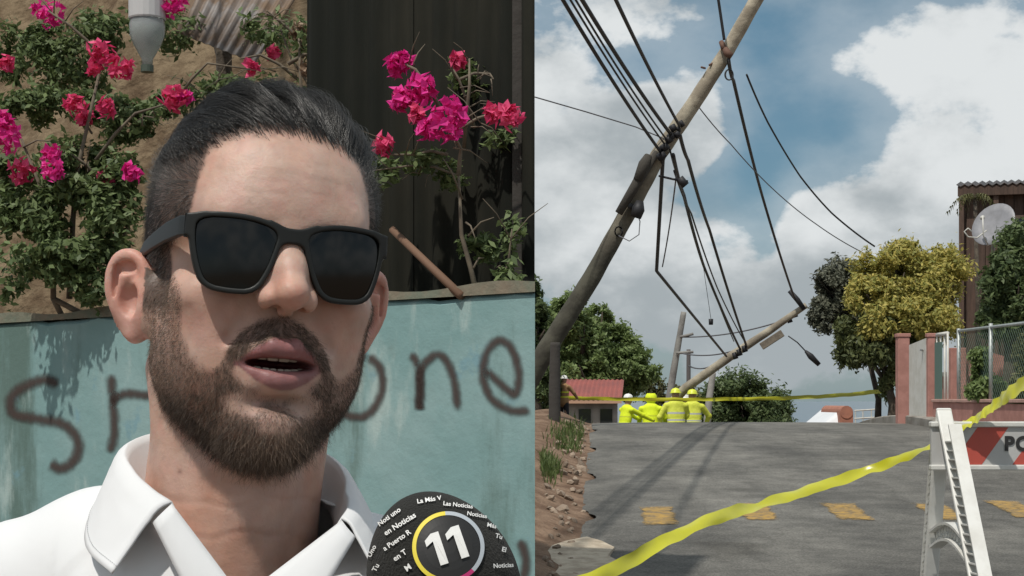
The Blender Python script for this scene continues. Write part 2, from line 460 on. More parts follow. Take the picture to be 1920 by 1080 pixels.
for i, (x0, x1, d0, d1) in enumerate([(1203, 1266, 11.05, 12.05), (1390, 1453, 11.25, 12.2), (1560, 1625, 11.25, 12.2), (1738, 1800, 11.25, 12.2), (1893, 1960, 11.4, 12.4)]):
    a = (x0 - 960) / F * 11.6; b_ = (x1 - 960) / F * 11.6
    g = []; fa_ = []
    nx, ny = 7, 9
    for j in range(ny):
        d = d0 + (d1 - d0) * j / (ny - 1)
        for k in range(nx):
            x = a + (b_ - a) * k / (nx - 1) + (.056 * (d - 11.6))
            ex = .012 * math.sin(31 * k + 17 * j + i * 3) if k in (0, nx - 1) else 0; ey = .03 * math.sin(13 * k + 7 * i) if j in (0, ny - 1) else 0
            g.append((x + ex, d + ey, rz(x, d) + .006))
    for j in range(ny - 1):
        for k in range(nx - 1): fa_.append((j * nx + k, j * nx + k + 1, (j + 1) * nx + k + 1, (j + 1) * nx + k))
    me = bpy.data.meshes.new('road_marking'); me.from_pydata(g, [], fa_); me.update()
    at = me.attributes.new('edge', 'FLOAT', 'POINT'); at.data.foreach_set('value', [(.0 if (k in (0, nx - 1) or j in (0, ny - 1)) else .22) for j in range(ny) for k in range(nx)])
    tag(link('road_marking', me, YEL), ['leftmost worn yellow paint dash across the asphalt', 'worn yellow paint dash second from the left, under the sagging tape', 'worn yellow paint dash third from the left, left of the barricade leg',
        'worn yellow paint dash half hidden behind the barricade leg', 'worn yellow paint dash at the right picture edge below the board'][i], 'road marking', 'yellow dashes painted across the road')

# ------------------------------------------------------------------ foliage
def leafmat(name, c1, c2, trans=.25):
    def ex(N, L, b, vec):
        g = N.new('ShaderNodeNewGeometry'); r = N.new('ShaderNodeValToRGB'); L.new(g.outputs['Random Per Island'], r.inputs[0])
        r.color_ramp.elements[0].color = (*c1, 1); r.color_ramp.elements[1].color = (*c2, 1)
        L.new(r.outputs[0], b.inputs['Base Color'])
        tr = N.new('ShaderNodeBsdfTranslucent'); L.new(r.outputs[0], tr.inputs['Color'])
        mx = N.new('ShaderNodeMixShader'); mx.inputs[0].default_value = trans
        out = [n for n in N if n.type == 'OUTPUT_MATERIAL'][0]
        L.new(b.outputs[0], mx.inputs[1]); L.new(tr.outputs[0], mx.inputs[2]); L.new(mx.outputs[0], out.inputs['Surface'])
    return mat(name, c1, .55, spec=.35, extra=ex)
GREEN = leafmat('leaf_green', (.12, .175, .055), (.24, .31, .115), .38)
DARKG = leafmat('leaf_dark_green', (.065, .10, .04), (.145, .195, .075), .36)
YELLOW = leafmat('leaf_yellow', (.24, .26, .07), (.60, .50, .14), .4)
OLIVE = leafmat('leaf_olive', (.09, .10, .04), (.18, .17, .07))
GREY = leafmat('leaf_grey', (.09, .10, .07), (.20, .205, .15), .3)
OLIVEG = leafmat('leaf_olive_green', (.07, .09, .035), (.17, .19, .07), .3)
BOUG = leafmat('leaf_bougainvillea', (.065, .10, .035), (.19, .25, .10), .3)
GRASS = leafmat('grass_blade', (.05, .085, .02), (.14, .18, .06))
BARK = mat('bark', (.10, .08, .06), .95, noise=(9, 1., (.05, .04, .03)), bump=(30, .8, .02))
def leaf_cloud(blobs, n, size, seed, shell=.55, flat=.6, droop=0.):
    """leaf-sized faces spread through the crown's lobes, thicker towards the outside, in clumps; returns v, f"""
    g = np.random.default_rng(seed)
    bl = np.array([(*b[:3], b[3], b[3] if len(b) < 5 else b[4]) for b in blobs], float)
    vol = bl[:, 3] ** 2 * bl[:, 4]
    k = g.choice(len(bl), n, p=vol / vol.sum())
    d = g.standard_normal((n, 3)); d /= np.linalg.norm(d, axis=1, keepdims=True)
    # clumps: pull directions towards a few sub-centres of each lobe
    nc = 20; cd = g.standard_normal((len(bl), nc, 3)); cd /= np.linalg.norm(cd, axis=2, keepdims=True)
    ci = g.integers(0, nc, n); dc = cd[k, ci]
    d = dc + d * .42; d /= np.linalg.norm(d, axis=1, keepdims=True)
    cr = (.62 + .52 * np.random.default_rng(seed + 1).random((len(bl), nc)))[k, ci]
    r = cr * (shell + (1 - shell) * g.random(n) ** .5) * (1 + .11 * g.standard_normal(n))
    c = bl[k, :3] + d * r[:, None] * np.stack([bl[k, 3], bl[k, 3], bl[k, 4]], 1)
    nrm_ = d * .6 + g.standard_normal((n, 3)) * .7 + np.array([0, -.1, flat]); nrm_ /= np.linalg.norm(nrm_, axis=1, keepdims=True)
    t = np.cross(nrm_, g.standard_normal((n, 3))); t /= np.linalg.norm(t, axis=1, keepdims=True); t[:, 2] -= droop; t /= np.linalg.norm(t, axis=1, keepdims=True)
    w = np.cross(nrm_, t); s = size * (.6 + .8 * g.random(n))[:, None]
    v = np.stack([c - t * s, c + w * s * .42 + nrm_ * s * .10, c + t * s, c - w * s * .42 + nrm_ * s * .10], 1).reshape(-1, 3)
    return v, np.arange(n * 4).reshape(n, 4)
def tree(name, base, blobs, n, size, m, seed, label, cat='tree', group=None, trunk=.12, shell=.5, mats2=None, droop=0.):
    """blobs in world space: (x, y, z, radius, height radius)"""
    base = Vector(base); t = thing(name, base, 0, label, cat, group)
    bl = [(b[0] - base.x, b[1] - base.y, b[2] - base.z, *b[3:]) for b in blobs]
    v, f = leaf_cloud(bl, n, size, seed, shell, droop=droop)
    link('crown', np_mesh('crown', v, f), m, t)
    tr = MB(); top = Vector((np.mean([b[0] for b in bl]), np.mean([b[1] for b in bl]), np.mean([b[2] for b in bl])))
    k = Vector((top.x * .25, top.y * .25, top.z * .55))
    tr.tube([(0, 0, -.15), (0.02, 0, k.z * .4), k], [trunk * 1.3, trunk, trunk * .75], 10)
    for b in bl:
        c = Vector(b[:3]); mid = (k + c) / 2 + Vector((.05, 0, .04)) * b[3]
        tr.tube([k * .9, mid, c + Vector((0, 0, b[3] * .2))], [trunk * .6, trunk * .38, trunk * .12], 6)
        for q in range(5):
            a = random.uniform(0, 6.28); e = c + Vector((math.cos(a), math.sin(a), random.uniform(-.3, .8))) * b[3] * .8
            tr.tube([mid, (mid + e) / 2 + Vector((0, 0, .05)), e], [trunk * .3, trunk * .2, trunk * .06], 5)
    tr.build('trunk', BARK, t, smooth=True)
    return t
def PB(x, y, d, rpx, hpx=None):
    p = P(x, y, d); return (p.x, p.y, p.z, rpx / F * d, (hpx or rpx) / F * d)
def on(x, d): X = (x - 960) / F * d; return (X, d, land_z(X, d))

tree('broadleaf_tree', on(1120, 52), [PB(1090, 640, 52, 62, 60), PB(1150, 660, 53, 58, 50), PB(1060, 600, 51, 45, 48), PB(1195, 690, 52, 42, 38), PB(1120, 600, 52, 36, 26), PB(1080, 700, 51, 55, 50), PB(1150, 710, 53, 60, 45)],
     75000, .085, GREEN, 3, 'tall bushy green tree behind the red roof', trunk=.25)
tree('dark_tree', on(995, 26), [PB(1008, 620, 26, 36, 60), PB(1020, 690, 26, 34, 60), PB(985, 560, 26, 36, 46), PB(1020, 740, 27, 28, 50), PB(960, 650, 27, 60, 110)],
     45000, .05, DARKG, 4, 'dark green tree at the wall end behind the leaning pole', trunk=.16)
tree('rounded_tree', on(1400, 78), [PB(1390, 770, 78, 62, 66), PB(1345, 775, 78, 42, 52), PB(1440, 780, 79, 46, 58), PB(1320, 790, 78, 30, 42), PB(1400, 820, 79, 90, 60)],
     70000, .11, DARKG, 5, 'low rounded dark green tree beyond the crest of the road', trunk=.3)
tree('thin_tree', on(1262, 66), [PB(1230, 735, 66, 22, 28), PB(1262, 745, 66, 26, 24), PB(1290, 752, 67, 24, 28)], 8000, .08, OLIVE, 6, 'brownish bush behind the crouched workers', 'bush', trunk=.08)
# yellow-leaved tree over the gate, with its grey and hanging green neighbours
tree('yellow_tree', on(1690, 25.5), [PB(1700, 545, 25.5, 84, 78), PB(1755, 550, 25.4, 66, 84), PB(1650, 530, 25.2, 56, 62), PB(1705, 490, 25.6, 60, 48), PB(1770, 520, 25.8, 48, 56), PB(1625, 560, 25, 38, 40), PB(1720, 600, 24.9, 70, 46), PB(1660, 610, 24.8, 46, 44)],
     80000, .040, YELLOW, 7, 'rounded tree with yellow leaves above the white gate', trunk=.10)
tree('grey_tree', on(1645, 26.3), [PB(1560, 545, 26.2, 42, 44), PB(1590, 510, 26.4, 36, 34), PB(1545, 590, 26.2, 30, 34), PB(1600, 580, 26.3, 44, 46)], 20000, .038, GREY, 8,
     'grey thin-leaved tree at the tip of the fallen pole', trunk=.05)
tree('hanging_bush', on(1672, 25), [PB(1640, 640, 25, 48, 52), PB(1600, 650, 25.2, 34, 46), PB(1670, 690, 25, 30, 60), PB(1690, 640, 25.2, 46, 44), PB(1585, 620, 25, 22, 30)], 32000, .045, OLIVEG, 9,
     'dark green drooping bush beside the pink gatepost', 'bush', trunk=.07, droop=.7)
tree('garden_tree', on(1890, 21.5), [PB(1890, 520, 21.5, 48, 66), PB(1925, 480, 21.7, 60, 60), PB(1915, 580, 21.5, 66, 52), PB(1865, 590, 21.7, 34, 46), PB(1960, 540, 21.7, 70, 80)], 50000, .042, DARKG, 10,
     'dark green garden tree in front of the brown house', trunk=.1)
tree('garden_shrub', on(1848, 18.8), [PB(1845, 700, 18.8, 26, 42), PB(1850, 735, 18.6, 32, 30), PB(1835, 670, 18.9, 18, 26)], 9000, .035, GREEN, 11, 'bright green shrub behind the wire fence', 'shrub', trunk=.03)
tree('garden_shrub', on(1925, 19.5), [PB(1925, 720, 19.5, 34, 40), PB(1915, 650, 19.6, 20, 36)], 7000, .035, OLIVE, 12, 'olive shrub behind the fence at the right picture edge', 'shrub', trunk=.03)

# palm in front of the brown house
def palm():
    b = on(1838, 26.5); t = thing('small_palm', b, 0, 'small drooping palm in front of the brown house', 'palm')
    c = P(1828, 368, 26.5) - Vector(b)
    m = MB(); m.tube([(0, 0, -.1), (c.x * .4, c.y, c.z * .5), c], [.05, .04, .03], 8); m.build('trunk', BARK, t, smooth=True)
    for i in range(15):
        a = 2 * math.pi * i / 15 + .3; L_ = random.uniform(.30, .46); v = []; f = []
        for k in range(9):
            s = k / 8; p = c + Vector((math.cos(a) * L_ * s, math.sin(a) * L_ * s, .24 * s * 1.2 - .52 * s * s))
            for q in (-1, 1):
                o = Vector((-math.sin(a), math.cos(a), 0)) * q * .06 * math.sin(min(1, s * 1.2 + .1) * math.pi)
                v += [p, p + o + Vector((math.cos(a) * .05, math.sin(a) * .05, -.05)), p + Vector((math.cos(a), math.sin(a), 0)) * .02]; n_ = len(v); f.append((n_ - 3, n_ - 2, n_ - 1))
                v += [p + Vector((0, 0, .0)), p + o * 1.1 + Vector((0, 0, -.09)), p + Vector((math.cos(a), math.sin(a), 0)) * .03]; n_ = len(v); f.append((n_ - 3, n_ - 2, n_ - 1))
        me = bpy.data.meshes.new('frond'); me.from_pydata(v, [], f); me.update(); link('frond', me, OLIVE, t)
palm()
# grass and weeds on the verge
def grass(name, spots, n, h, m, seed, label):
    g = np.random.default_rng(seed); v = []; f = []
    for _ in range(n):
        x, d, sx, sd = spots[g.integers(len(spots))]
        d = d + g.normal(0, sd); X = (x - 960) / F * d + g.normal(0, sx)
        if X > edge_l(d) - .06: continue
        if d < 20 and X < .057 + .02 * (d - 4): continue
        z = land_z(X, d); a = g.random() * 6.28; hh = h * (.4 + .9 * g.random()); w = .004 + hh * .03; ln = g.normal(0, .35, 2) * hh
        o = len(v); ca, sa = math.cos(a) * w, math.sin(a) * w
        v += [(X - ca, d - sa, z - .02), (X + ca, d + sa, z - .02), (X + ln[0] * .4 + ca * .7, d + ln[1] * .4 + sa * .7, z + hh * .6), (X + ln[0] * .4 - ca * .7, d + ln[1] * .4 - sa * .7, z + hh * .6), (X + ln[0], d + ln[1], z + hh)]
        f += [(o, o + 1, o + 2, o + 3), (o + 3, o + 2, o + 4)]
    me = bpy.data.meshes.new(name); me.from_pydata(v, [], f); me.update()
    tag(link(name, me, m), label, 'grass', kind='stuff')
grass('grass', [(1120, 40, 1.1, 3.), (1080, 36, .8, 3), (1150, 46, 1., 3)], 7000, .45, GRASS, 21, 'tall green grass on the far bank left of the workers')
grass('verge_weeds', [(1018, 14.4, .05, .35), (1026, 14.0, .05, .3), (1060, 17.2, .10, .6), (1085, 19, .12, .8)], 1500, .085, GRASS, 22, 'green weeds on the dirt verge left of the road')
# stones and clods along the broken asphalt edge
def stones():
    g = np.random.default_rng(33); protos = []
    for i in range(4):
        bm = bmesh.new(); bmesh.ops.create_icosphere(bm, subdivisions=1, radius=1)
        for v in bm.verts: v.co *= .7 + .5 * g.random()
        for v in bm.verts: v.co.z *= .6
        me = bpy.data.meshes.new('stone'); bm.to_mesh(me); bm.free(); protos.append(me)
    m = mat('clod', (.20, .14, .10), .95, noise=(20, 1., (.32, .26, .20)), extra=lambda N, L, b, v: vary(N, L, b, .3))
    for me in protos: me.materials.append(m)
    for i in range(110):
        d = g.uniform(8.6, 21); X = edge_l(d) - abs(g.normal(0, .16)) + .03
        if X < .02 * d: X = .02 * d + g.random() * .05
        s = g.uniform(.012, .05) * (1.3 if i < 18 else 1)
        o = bpy.data.objects.new('stone', protos[i % 4]); C.objects.link(o); o.parent = ground
        o.location = (X, d, land_z(X, d) + s * .25); o.scale = (s, s * g.uniform(.7, 1.3), s); o.rotation_euler = (g.random(), g.random(), g.random() * 6)
stones()
# broken pale concrete slab at the near road edge
def slab():
    out = [(1012, 1062), (1035, 1035), (1060, 1022), (1100, 1016), (1128, 1026), (1152, 1034), (1140, 1052), (1165, 1068), (1150, 1090), (1120, 1130), (1000, 1130)]
    pts = []
    for x, y in out:
        d = 3000 * 1.55 / (y - 750 + 180)            # where the 6 % road meets that line of sight
        X = (x - 960) / F * d; pts.append((X, d))
    m = MB(); n = len(pts)
    v = [(X, d, road_z(d) + .035 + .008 * math.sin(i * 2.1)) for i, (X, d) in enumerate(pts)] + [(X, d, road_z(d) - .05) for X, d in pts]
    m.add(v, [tuple(range(n))] + [(i, i + n, (i + 1) % n + n, (i + 1) % n) for i in range(n)])
    o = m.build('concrete_slab', mat('pale_concrete', (.50, .43, .33), .9, noise=(9, 1., (.33, .27, .20)), bump=(45, .8, .01)))
    tag(o, 'broken pale concrete slab at the lower left edge of the road', 'concrete slab')
    md = o.modifiers.new('tri', 'TRIANGULATE')
slab()
# ------------------------------------------------------------------ houses, walls, gate, fence on the right
PINK = mat('pink_paint', (.46, .235, .20), .9, noise=(5, 1., (.36, .18, .15)), bump=(60, .35, .006), spec=.2)
def pillar(x0, x1, ytop, d, label, cap=False):
    a = P(x0, ytop, d); b = P(x1, ytop, d); z0 = land_z(a.x, d) - .2
    w = b.x - a.x; t = thing('gatepost', (a.x + w / 2, d + w / 2, z0), 0, label, 'gatepost', 'pink gateposts')
    m = MB(); m.box(-w / 2, w / 2, -w / 2, w / 2, 0, a.z - z0); bevel(m.build('shaft', PINK, t), .012)
    m = MB(); m.box(-w / 2 - .012, w / 2 + .012, -w / 2 - .012, w / 2 + .012, a.z - z0, a.z - z0 + .05); bevel(m.build('cap', PINK, t), .008)
pillar(1684, 1706, 632, 21.7, 'weathered pink gatepost left of the white gate panel')
pillar(1740, 1754, 632, 20.7, 'slim pink gatepost right of the white gate panel')
WHITEM = mat('white_metal', (.62, .61, .57), .55, noise=(6, .6, (.48, .46, .40)), bump=(80, .1, .002))
def gate():
    a = P(1707, 647, 21.55); b = P(1739, 634, 20.85); z0 = land_z(a.x, 21.5) - .02
    t = thing('gate', (a.x, a.y, z0), 0, 'plain white metal gate panel between the pink gateposts', 'gate')
    m = MB(); e = b - a; up = (a.z - z0, b.z - z0); k = 4
    n = Vector((e.y, -e.x, 0)).normalized() * .02
    for s in range(k):
        q0, q1 = e * (s / k + .004), e * ((s + 1) / k - .004); q0.z = q1.z = .03
        z_0 = up[0] + (up[1] - up[0]) * s / k; z_1 = up[0] + (up[1] - up[0]) * (s + 1) / k
        pts = [q0, q1, Vector((q1.x, q1.y, z_1)), Vector((q0.x, q0.y, z_0))]
        mm_ = MB(); mm_.add([p - n for p in pts] + [p + n for p in pts], [(0, 1, 2, 3), (7, 6, 5, 4), (0, 4, 5, 1), (1, 5, 6, 2), (2, 6, 7, 3), (3, 7, 4, 0)])
        mm_.build('panel', WHITEM, t)
    m.tube([(e.x * .8, e.y * .8 , 1.0), (e.x * .8 - .06, e.y * .8 - .06, 1.0)], .014, 8); m.build('handle', mat('steel', (.4, .4, .4), .4, .8), t)
gate()
def side_gate():
    a = P(1757, 628, 20.6); b = P(1777, 627, 20.1); z0 = land_z(a.x, 20) + .1; t = thing('side_gate', (a.x, a.y, z0), 0, 'narrow side gate with white bars and green panel', 'gate')
    e = b - a; e.z = 0; hgt = a.z - z0
    for k in (0, .36, .72, 1.):
        m = MB(); m.tube([e * k, e * k + Vector((0, 0, hgt))], .014, 8); m.build('bar', WHITEM, t, smooth=True)
    m = MB(); m.tube([Vector((0, 0, hgt)), e + Vector((0, 0, hgt))], .025, 8); m.build('rail', WHITEM, t, smooth=True)
    n = Vector((-e.y, e.x, 0)).normalized() * .03; pts = [e * .05 - n, e * .72 - n]
    m = MB(); v = [p + Vector((0, 0, z)) for z in (.05, hgt - .1) for p in pts]; v += [q - n * .3 for q in v]
    m.add(v, [(0, 1, 3, 2), (5, 4, 6, 7), (0, 4, 5, 1), (2, 3, 7, 6), (0, 2, 6, 4), (1, 5, 7, 3)]); m.build('panel', mat('green_sheet', (.10, .17, .14), .6), t)
side_gate()
def low_wall():
    y0, y1 = 20.6, 11.; X = 5.42; t = thing('garden_wall', (X, y0, land_z(X, y0)), 0, 'low pink garden wall under the wire fence', 'wall')
    m = MB(); n = 20; v = []; f = []
    for i in range(n + 1):
        y = y0 + (y1 - y0) * i / n; zt = 1.52 - .002 * i; zb = road_z(y) - .3
        v += [(0, y - y0, zb - t.location.z), (0, y - y0, zt - t.location.z), (.15, y - y0, zt - t.location.z), (.15, y - y0, zb - t.location.z)]
    for i in range(n):
        for k in range(3): f.append((i * 4 + k, i * 4 + 4 + k, i * 4 + 5 + k, i * 4 + 1 + k))
    f += [(0, 1, 2, 3), tuple(n * 4 + q for q in (3, 2, 1, 0))]
    m.add(v, f); m.build('wall', PINK, t)
    m = MB(); m.box(-.025, .175, y1 - y0, .0, 1.52 - t.location.z, 1.56 - t.location.z); bevel(m.build('coping', mat('pale_pink', (.50, .30, .25), .9, noise=(8, .8, (.36, .22, .18))), t), .008)
low_wall()
def wire_fence():
    X = 5.5; zb, zt = 1.56, 2.40; ya, yb = 19.7, 11.2
    t = thing('wire_fence', (X, ya, zb), 0, 'chain-link fence on top of the low pink wall', 'fence')
    gal = mat('galvanised', (.42, .45, .44), .5, .4, noise=(12, .5, (.30, .32, .31)))
    for i, y in enumerate(np.arange(ya, yb - .1, -1.32)):
        m = MB(); m.tube([(0, y - ya, -.05), (0, y - ya, zt - zb + .03)], .024, 8); m.build('post', gal, t, smooth=True)
    m = MB(); m.tube([(0, 0, zt - zb), (0, (yb - ya) * .3, zt - zb - .025), (0, yb - ya, zt - zb)], .018, 8); m.build('rail', gal, t, smooth=True)
    m = MB(); s = .075; L_ = ya - yb; h = zt - zb; k = -h
    while k < L_:
        for sg in (1, -1):
            pts = []
            for (yy, zz) in ((k, 0), (k + h, h)):
                pts.append((yy, zz))
            (q0, z0), (q1, z1) = pts
            if q0 < 0: z0 = -q0; q0 = 0
            if q1 > L_: z1 = h - (q1 - L_); q1 = L_
            if sg < 0: z0, z1 = h - z0, h - z1
            m.tube([(.0 + .004 * sg, -q0, z0), (.0 + .004 * sg, -q1, z1)], .0022, 3, cap=False)
        k += s
    m.build('wire_mesh', mat('green_wire', (.07, .12, .09), .6, .2), t)
wire_fence()
def pink_house():
    d = 22.5; t = thing('pink_house', (P(1790, 700, d).x, d, .9), 0, 'pink plaster house wall behind the wire fence', 'house')
    zb = .9
    for (x0, x1, y0, y1, nm, dd) in ((1783, 1812, 652, 770, 'wall', 0), (1866, 1902, 672, 770, 'wall', .1), (1812, 1866, 690, 770, 'wall', .35)):
        a = P(x0, y0, d + dd); b = P(x1, y1, d + dd); m = MB()
        m.box(a.x - t.location.x, b.x - t.location.x, dd, dd + .22, 0, a.z - zb); bevel(m.build(nm, PINK, t), .01)
    a = P(1866, 672, d); m = MB()
    pts = [(a.x - .35, a.z - .25), (a.x - .35, a.z + .06), (a.x - .1, a.z + .1), (a.x + .12, a.z + .04), (a.x + .27, a.z - .08), (a.x + .27, a.z - .25)]
    n = len(pts); v = [(p[0] - t.location.x, q, p[1] - zb) for q in (.05, .29) for p in pts]
    m.add(v, [tuple(range(n))[::-1], tuple(range(n, 2 * n))] + [(i, (i + 1) % n, (i + 1) % n + n, i + n) for i in range(n)]); m.build('curved_gable', PINK, t)
    # the roof slab and body behind
    m = MB(); m.box(.2, 3.4, .7, 3.2, 0, 1.0); m.build('body', PINK, t)
    m = MB(); m.box(.15, 3.5, .6, 3.3, 1.0, 1.06); m.build('roof', CONC, t)
pink_house()
def brown_house():
    d = 30.; a = P(1796, 338, d); zb = land_z(a.x, d) - .3; t = thing('brown_house', (a.x, d, zb), -R(17), 'dark brown timber upper-storey house with metal roof at the right', 'house')
    wood = mat('dark_timber', (.058, .036, .026), .85, noise=(4, 1., (.09, .055, .04)), bump=(20, .4, .01), stretch=(6, 6, .6), extra=lambda N, L, b, v: vary(N, L, b, .25))
    H_ = a.z - zb; w = 6.0
    m = MB(); m.box(.06, w, .12, 6, 0, H_ - .12); m.build('wall', wood, t)
    bw = .17; i = 0; x = .16
    pl = MB(); pl.box(0, bw - .012, 0, .035, 0, H_ - .2); pm = pl.mesh('board'); pm.materials.append(wood)
    while x < 3.2:
        o = bpy.data.objects.new('board', pm); C.objects.link(o); o.parent = t; o.location = (x, .085 - .006 * (i % 3), 0.05); x += bw; i += 1
    for yy in np.arange(.2, 4, .17):
        o = bpy.data.objects.new('board', pm); C.objects.link(o); o.parent = t; o.location = (.158, yy + .158, .05); o.rotation_euler = (0, 0, -math.pi / 2)
    # corrugated roof with a thin gutter edge
    v = []; f = []; n = 90
    for j, (yy, zz) in enumerate(((-.16, H_ - .12), (3., H_ + .35), (6.6, H_ - .1))):
        for k in range(n + 1):
            v.append((-.02 + (w + .4) * k / n, yy, zz + .022 * math.cos(k * math.pi)))
    for j in range(2):
        for k in range(n): f.append((j * (n + 1) + k, j * (n + 1) + k + 1, (j + 1) * (n + 1) + k + 1, (j + 1) * (n + 1) + k))
    m = MB(); m.add(v, f); o = m.build('roof', mat('dark_roof_metal', (.045, .04, .036), .5, .5, noise=(3, 1., (.09, .06, .045))), t); md = o.modifiers.new('s', 'SOLIDIFY'); md.thickness = .012
    m = MB(); m.box(-.0, w + .3, -.14, -.10, H_ - .32, H_ - .13); bevel(m.build('fascia', wood, t), .006)
    for xx in (.02, .64, 1.9): m = MB(); m.box(xx, xx + .09, -.09, -.0, 0, H_ - .15); m.build('post', wood, t)
    m = MB(); m.box(.75, 1.75, .03, .09, H_ - 1.75, H_ - .75); o = m.build('window', mat('window_dark', (.02, .022, .024), .12), t)
    for (x0, x1, z0, z1) in ((.70, .75, -1.8, -.7), (1.75, 1.8, -1.8, -.7), (.70, 1.8, -1.82, -1.75), (.70, 1.8, -.75, -.69), (1.22, 1.27, -1.75, -.75)):
        m = MB(); m.box(x0, x1, .015, .085, H_ + z0, H_ + z1); m.build('frame', mat('brown_frame', (.09, .06, .045), .7), o)
brown_house()
def dish():
    d = 23; c = P(1866, 424, d); b = Vector((c.x + .03, d + .2, land_z(c.x, d))); t = thing('satellite_dish', b, 0, 'pale satellite dish on a pole beside the brown house', 'satellite dish')
    rc = c - b; m = MB(); R_ = .34; prof = []
    M = Matrix.Translation(rc) @ Matrix.Rotation(R(-48), 4, 'Z') @ Matrix.Rotation(R(66), 4, 'X')
    m.lathe([(.001, 0), (R_ * .35, .006), (R_ * .7, .026), (R_, .055), (R_ * .99, .062), (R_ * .68, .034), (R_ * .33, .014), (.001, .008)], 28, M, cap=False)
    o = m.build('reflector', mat('dish_grey', (.27, .27, .29), .5, noise=(6, .7, (.2, .2, .21))), t, smooth=True)
    m = MB(); tip = M @ Vector((0, -.04, .34)); m.tube([M @ Vector((0, -R_, .05)), M @ Vector((0, -R_ * .8, .22)), tip], .011, 6); m.build('arm', WHITEM, t, smooth=True)
    m = MB(); m.tube([tip, tip + Vector((.01, .08, .0))], .03, 8); m.build('receiver', WHITEM, t, smooth=True)
    m = MB(); m.tube([(0, 0, 0), (0, .0, rc.z - .05), M @ Vector((0, 0, -.02))], .025, 8); m.build('mast', mat('galvanised', (.42, .45, .44), .5, .4), t, smooth=True)
    # looped white cable beside the dish
    pts = [P(1850, 432, 22.8), P(1832, 446, 22.8), P(1815, 444, 22.8), P(1808, 434, 22.8), P(1815, 428, 22.8), P(1822, 434, 22.8)]
    m = MB(); m.tube([p - b for p in pts], .011, 6); m.build('cable', WHITEM, t, smooth=True)
dish()
def red_house():
    d = 46.; a = P(1062, 746, d); b = P(1158, 746, d); r0 = P(1060, 711, d + 2.2); r1 = P(1170, 712, d + 2.2); zb = land_z(a.x, d) - .5
    t = thing('red_roofed_house', (a.x, d, zb), 0, 'small house with a faded red roof left of the workers', 'house'); o = Vector(t.location)
    m = MB(); v = [a - o + Vector((-.2, -.3, -.02)), b - o + Vector((.1, -.3, -.02)), r1 - o, r0 - o, r1 - o + Vector((-.1, 2.2, -.6)), r0 - o + Vector((0, 2.2, -.6))]
    n = 26; vv = []; ff = []
    for k in range(n + 1):
        s = k / n; z = .018 * (1 if k % 2 else -1)
        for p, q in ((v[0], v[1]), (v[3], v[2]), (v[5], v[4])): w = p.lerp(q, s); vv.append((w.x, w.y, w.z + z))
    for k in range(n):
        for j in (0, 1): ff.append((k * 3 + j, k * 3 + 3 + j, k * 3 + 4 + j, k * 3 + 1 + j))
    m.add(vv, ff); q = m.build('roof', mat('faded_red_roof', (.30, .085, .07), .7, noise=(1.5, 1., (.24, .075, .065)), bump=(10, .2, .01)), t)
    md = q.modifiers.new('s', 'SOLIDIFY'); md.thickness = .03
    m = MB(); m.box(0, b.x - a.x, .0, 4.2, 0, a.z - zb - .12); m.build('wall', mat('dull_wall', (.34, .30, .26), .9, noise=(2, 1., (.22, .20, .18))), t)
    for k in range(2):
        m = MB(); m.box(.35 + k * .62, .7 + k * .62, -.03, .03, a.z - zb - .95, a.z - zb - .32); w = m.build('window', mat('window_dark', (.02, .022, .024), .12), t)
        m = MB(); m.box(.33 + k * .62, .72 + k * .62, -.05, -.03, a.z - zb - 1., a.z - zb - .95); m.build('sill', CONC, w)
    m = MB(); m.box(-.1, b.x - a.x + .1, -.28, -.22, a.z - zb - .16, a.z - zb - .06); m.build('fascia', mat('peach_fascia', (.5, .3, .2), .8), t)
red_house()
def white_house():
    d = 44.; o = P(1570, 800, d); zb = road_z(d) - .3
    t = thing('white_roofed_house', (o.x, d, zb), 0, 'white sloping roof with a terracotta end showing above the road crest', 'house'); q = Vector((o.x, d, zb))
    A, B_, C_, D_ = P(1540, 797, d), P(1585, 758, d), P(1592, 772, d), P(1600, 800, d)
    m = MB(); lo = P(1530, 806, d) - q; hi = P(1578, 766, d + .2) - q; e = Vector((.28, 0, 0))
    pts = [lo, lo + Vector((.95, -.2, 0)), hi + Vector((.24, -.1, -.0)), hi, lo + Vector((0, 2.6, 0)), lo + Vector((.95, 2.4, 0)), hi + Vector((.24, 2.4, 0)), hi + Vector((0, 2.6, 0))]
    m.add(pts, [(0, 1, 2, 3), (7, 6, 5, 4), (0, 4, 5, 1), (1, 5, 6, 2), (2, 6, 7, 3), (3, 7, 4, 0)]); m.build('roof', mat('white_roof', (.72, .74, .76), .6, noise=(3, .4, (.6, .62, .64))), t)
    m = MB(); c = P(1587, 768, d - .3) - q
    m.box(c.x - .17, c.x + .19, -.28, 2.4, 0, c.z - .05); m.tube([(c.x + .01, -.30, c.z - .07), (c.x + .01, 2.43, c.z - .07)], .177, 14); m.build('terracotta_end', mat('terracotta', (.40, .17, .11), .85, noise=(6, .8, (.3, .13, .09))), t)
    m = MB(); m.box(-.5, .4, 0.1, 2.4, 0, lo.z - .02); m.build('wall', WHITEM, t)
    r = thing('railing', (o.x + .5, 40, road_z(40)), 0, 'thin white railing right of the white roof', 'railing'); rq = Vector(r.location)
    for yy in (768, 783): m = MB(); m.tube([P(1602, yy + 2, 40) - rq, P(1652, yy - 1, 40) - rq], .022, 6); m.build('rail', WHITEM, r)
    for xx in (1604, 1618, 1634, 1650): p = P(xx, 768, 40) - rq; m = MB(); m.tube([(p.x, p.y, -.1), p], .016, 6); m.build('post', WHITEM, r)
white_house()

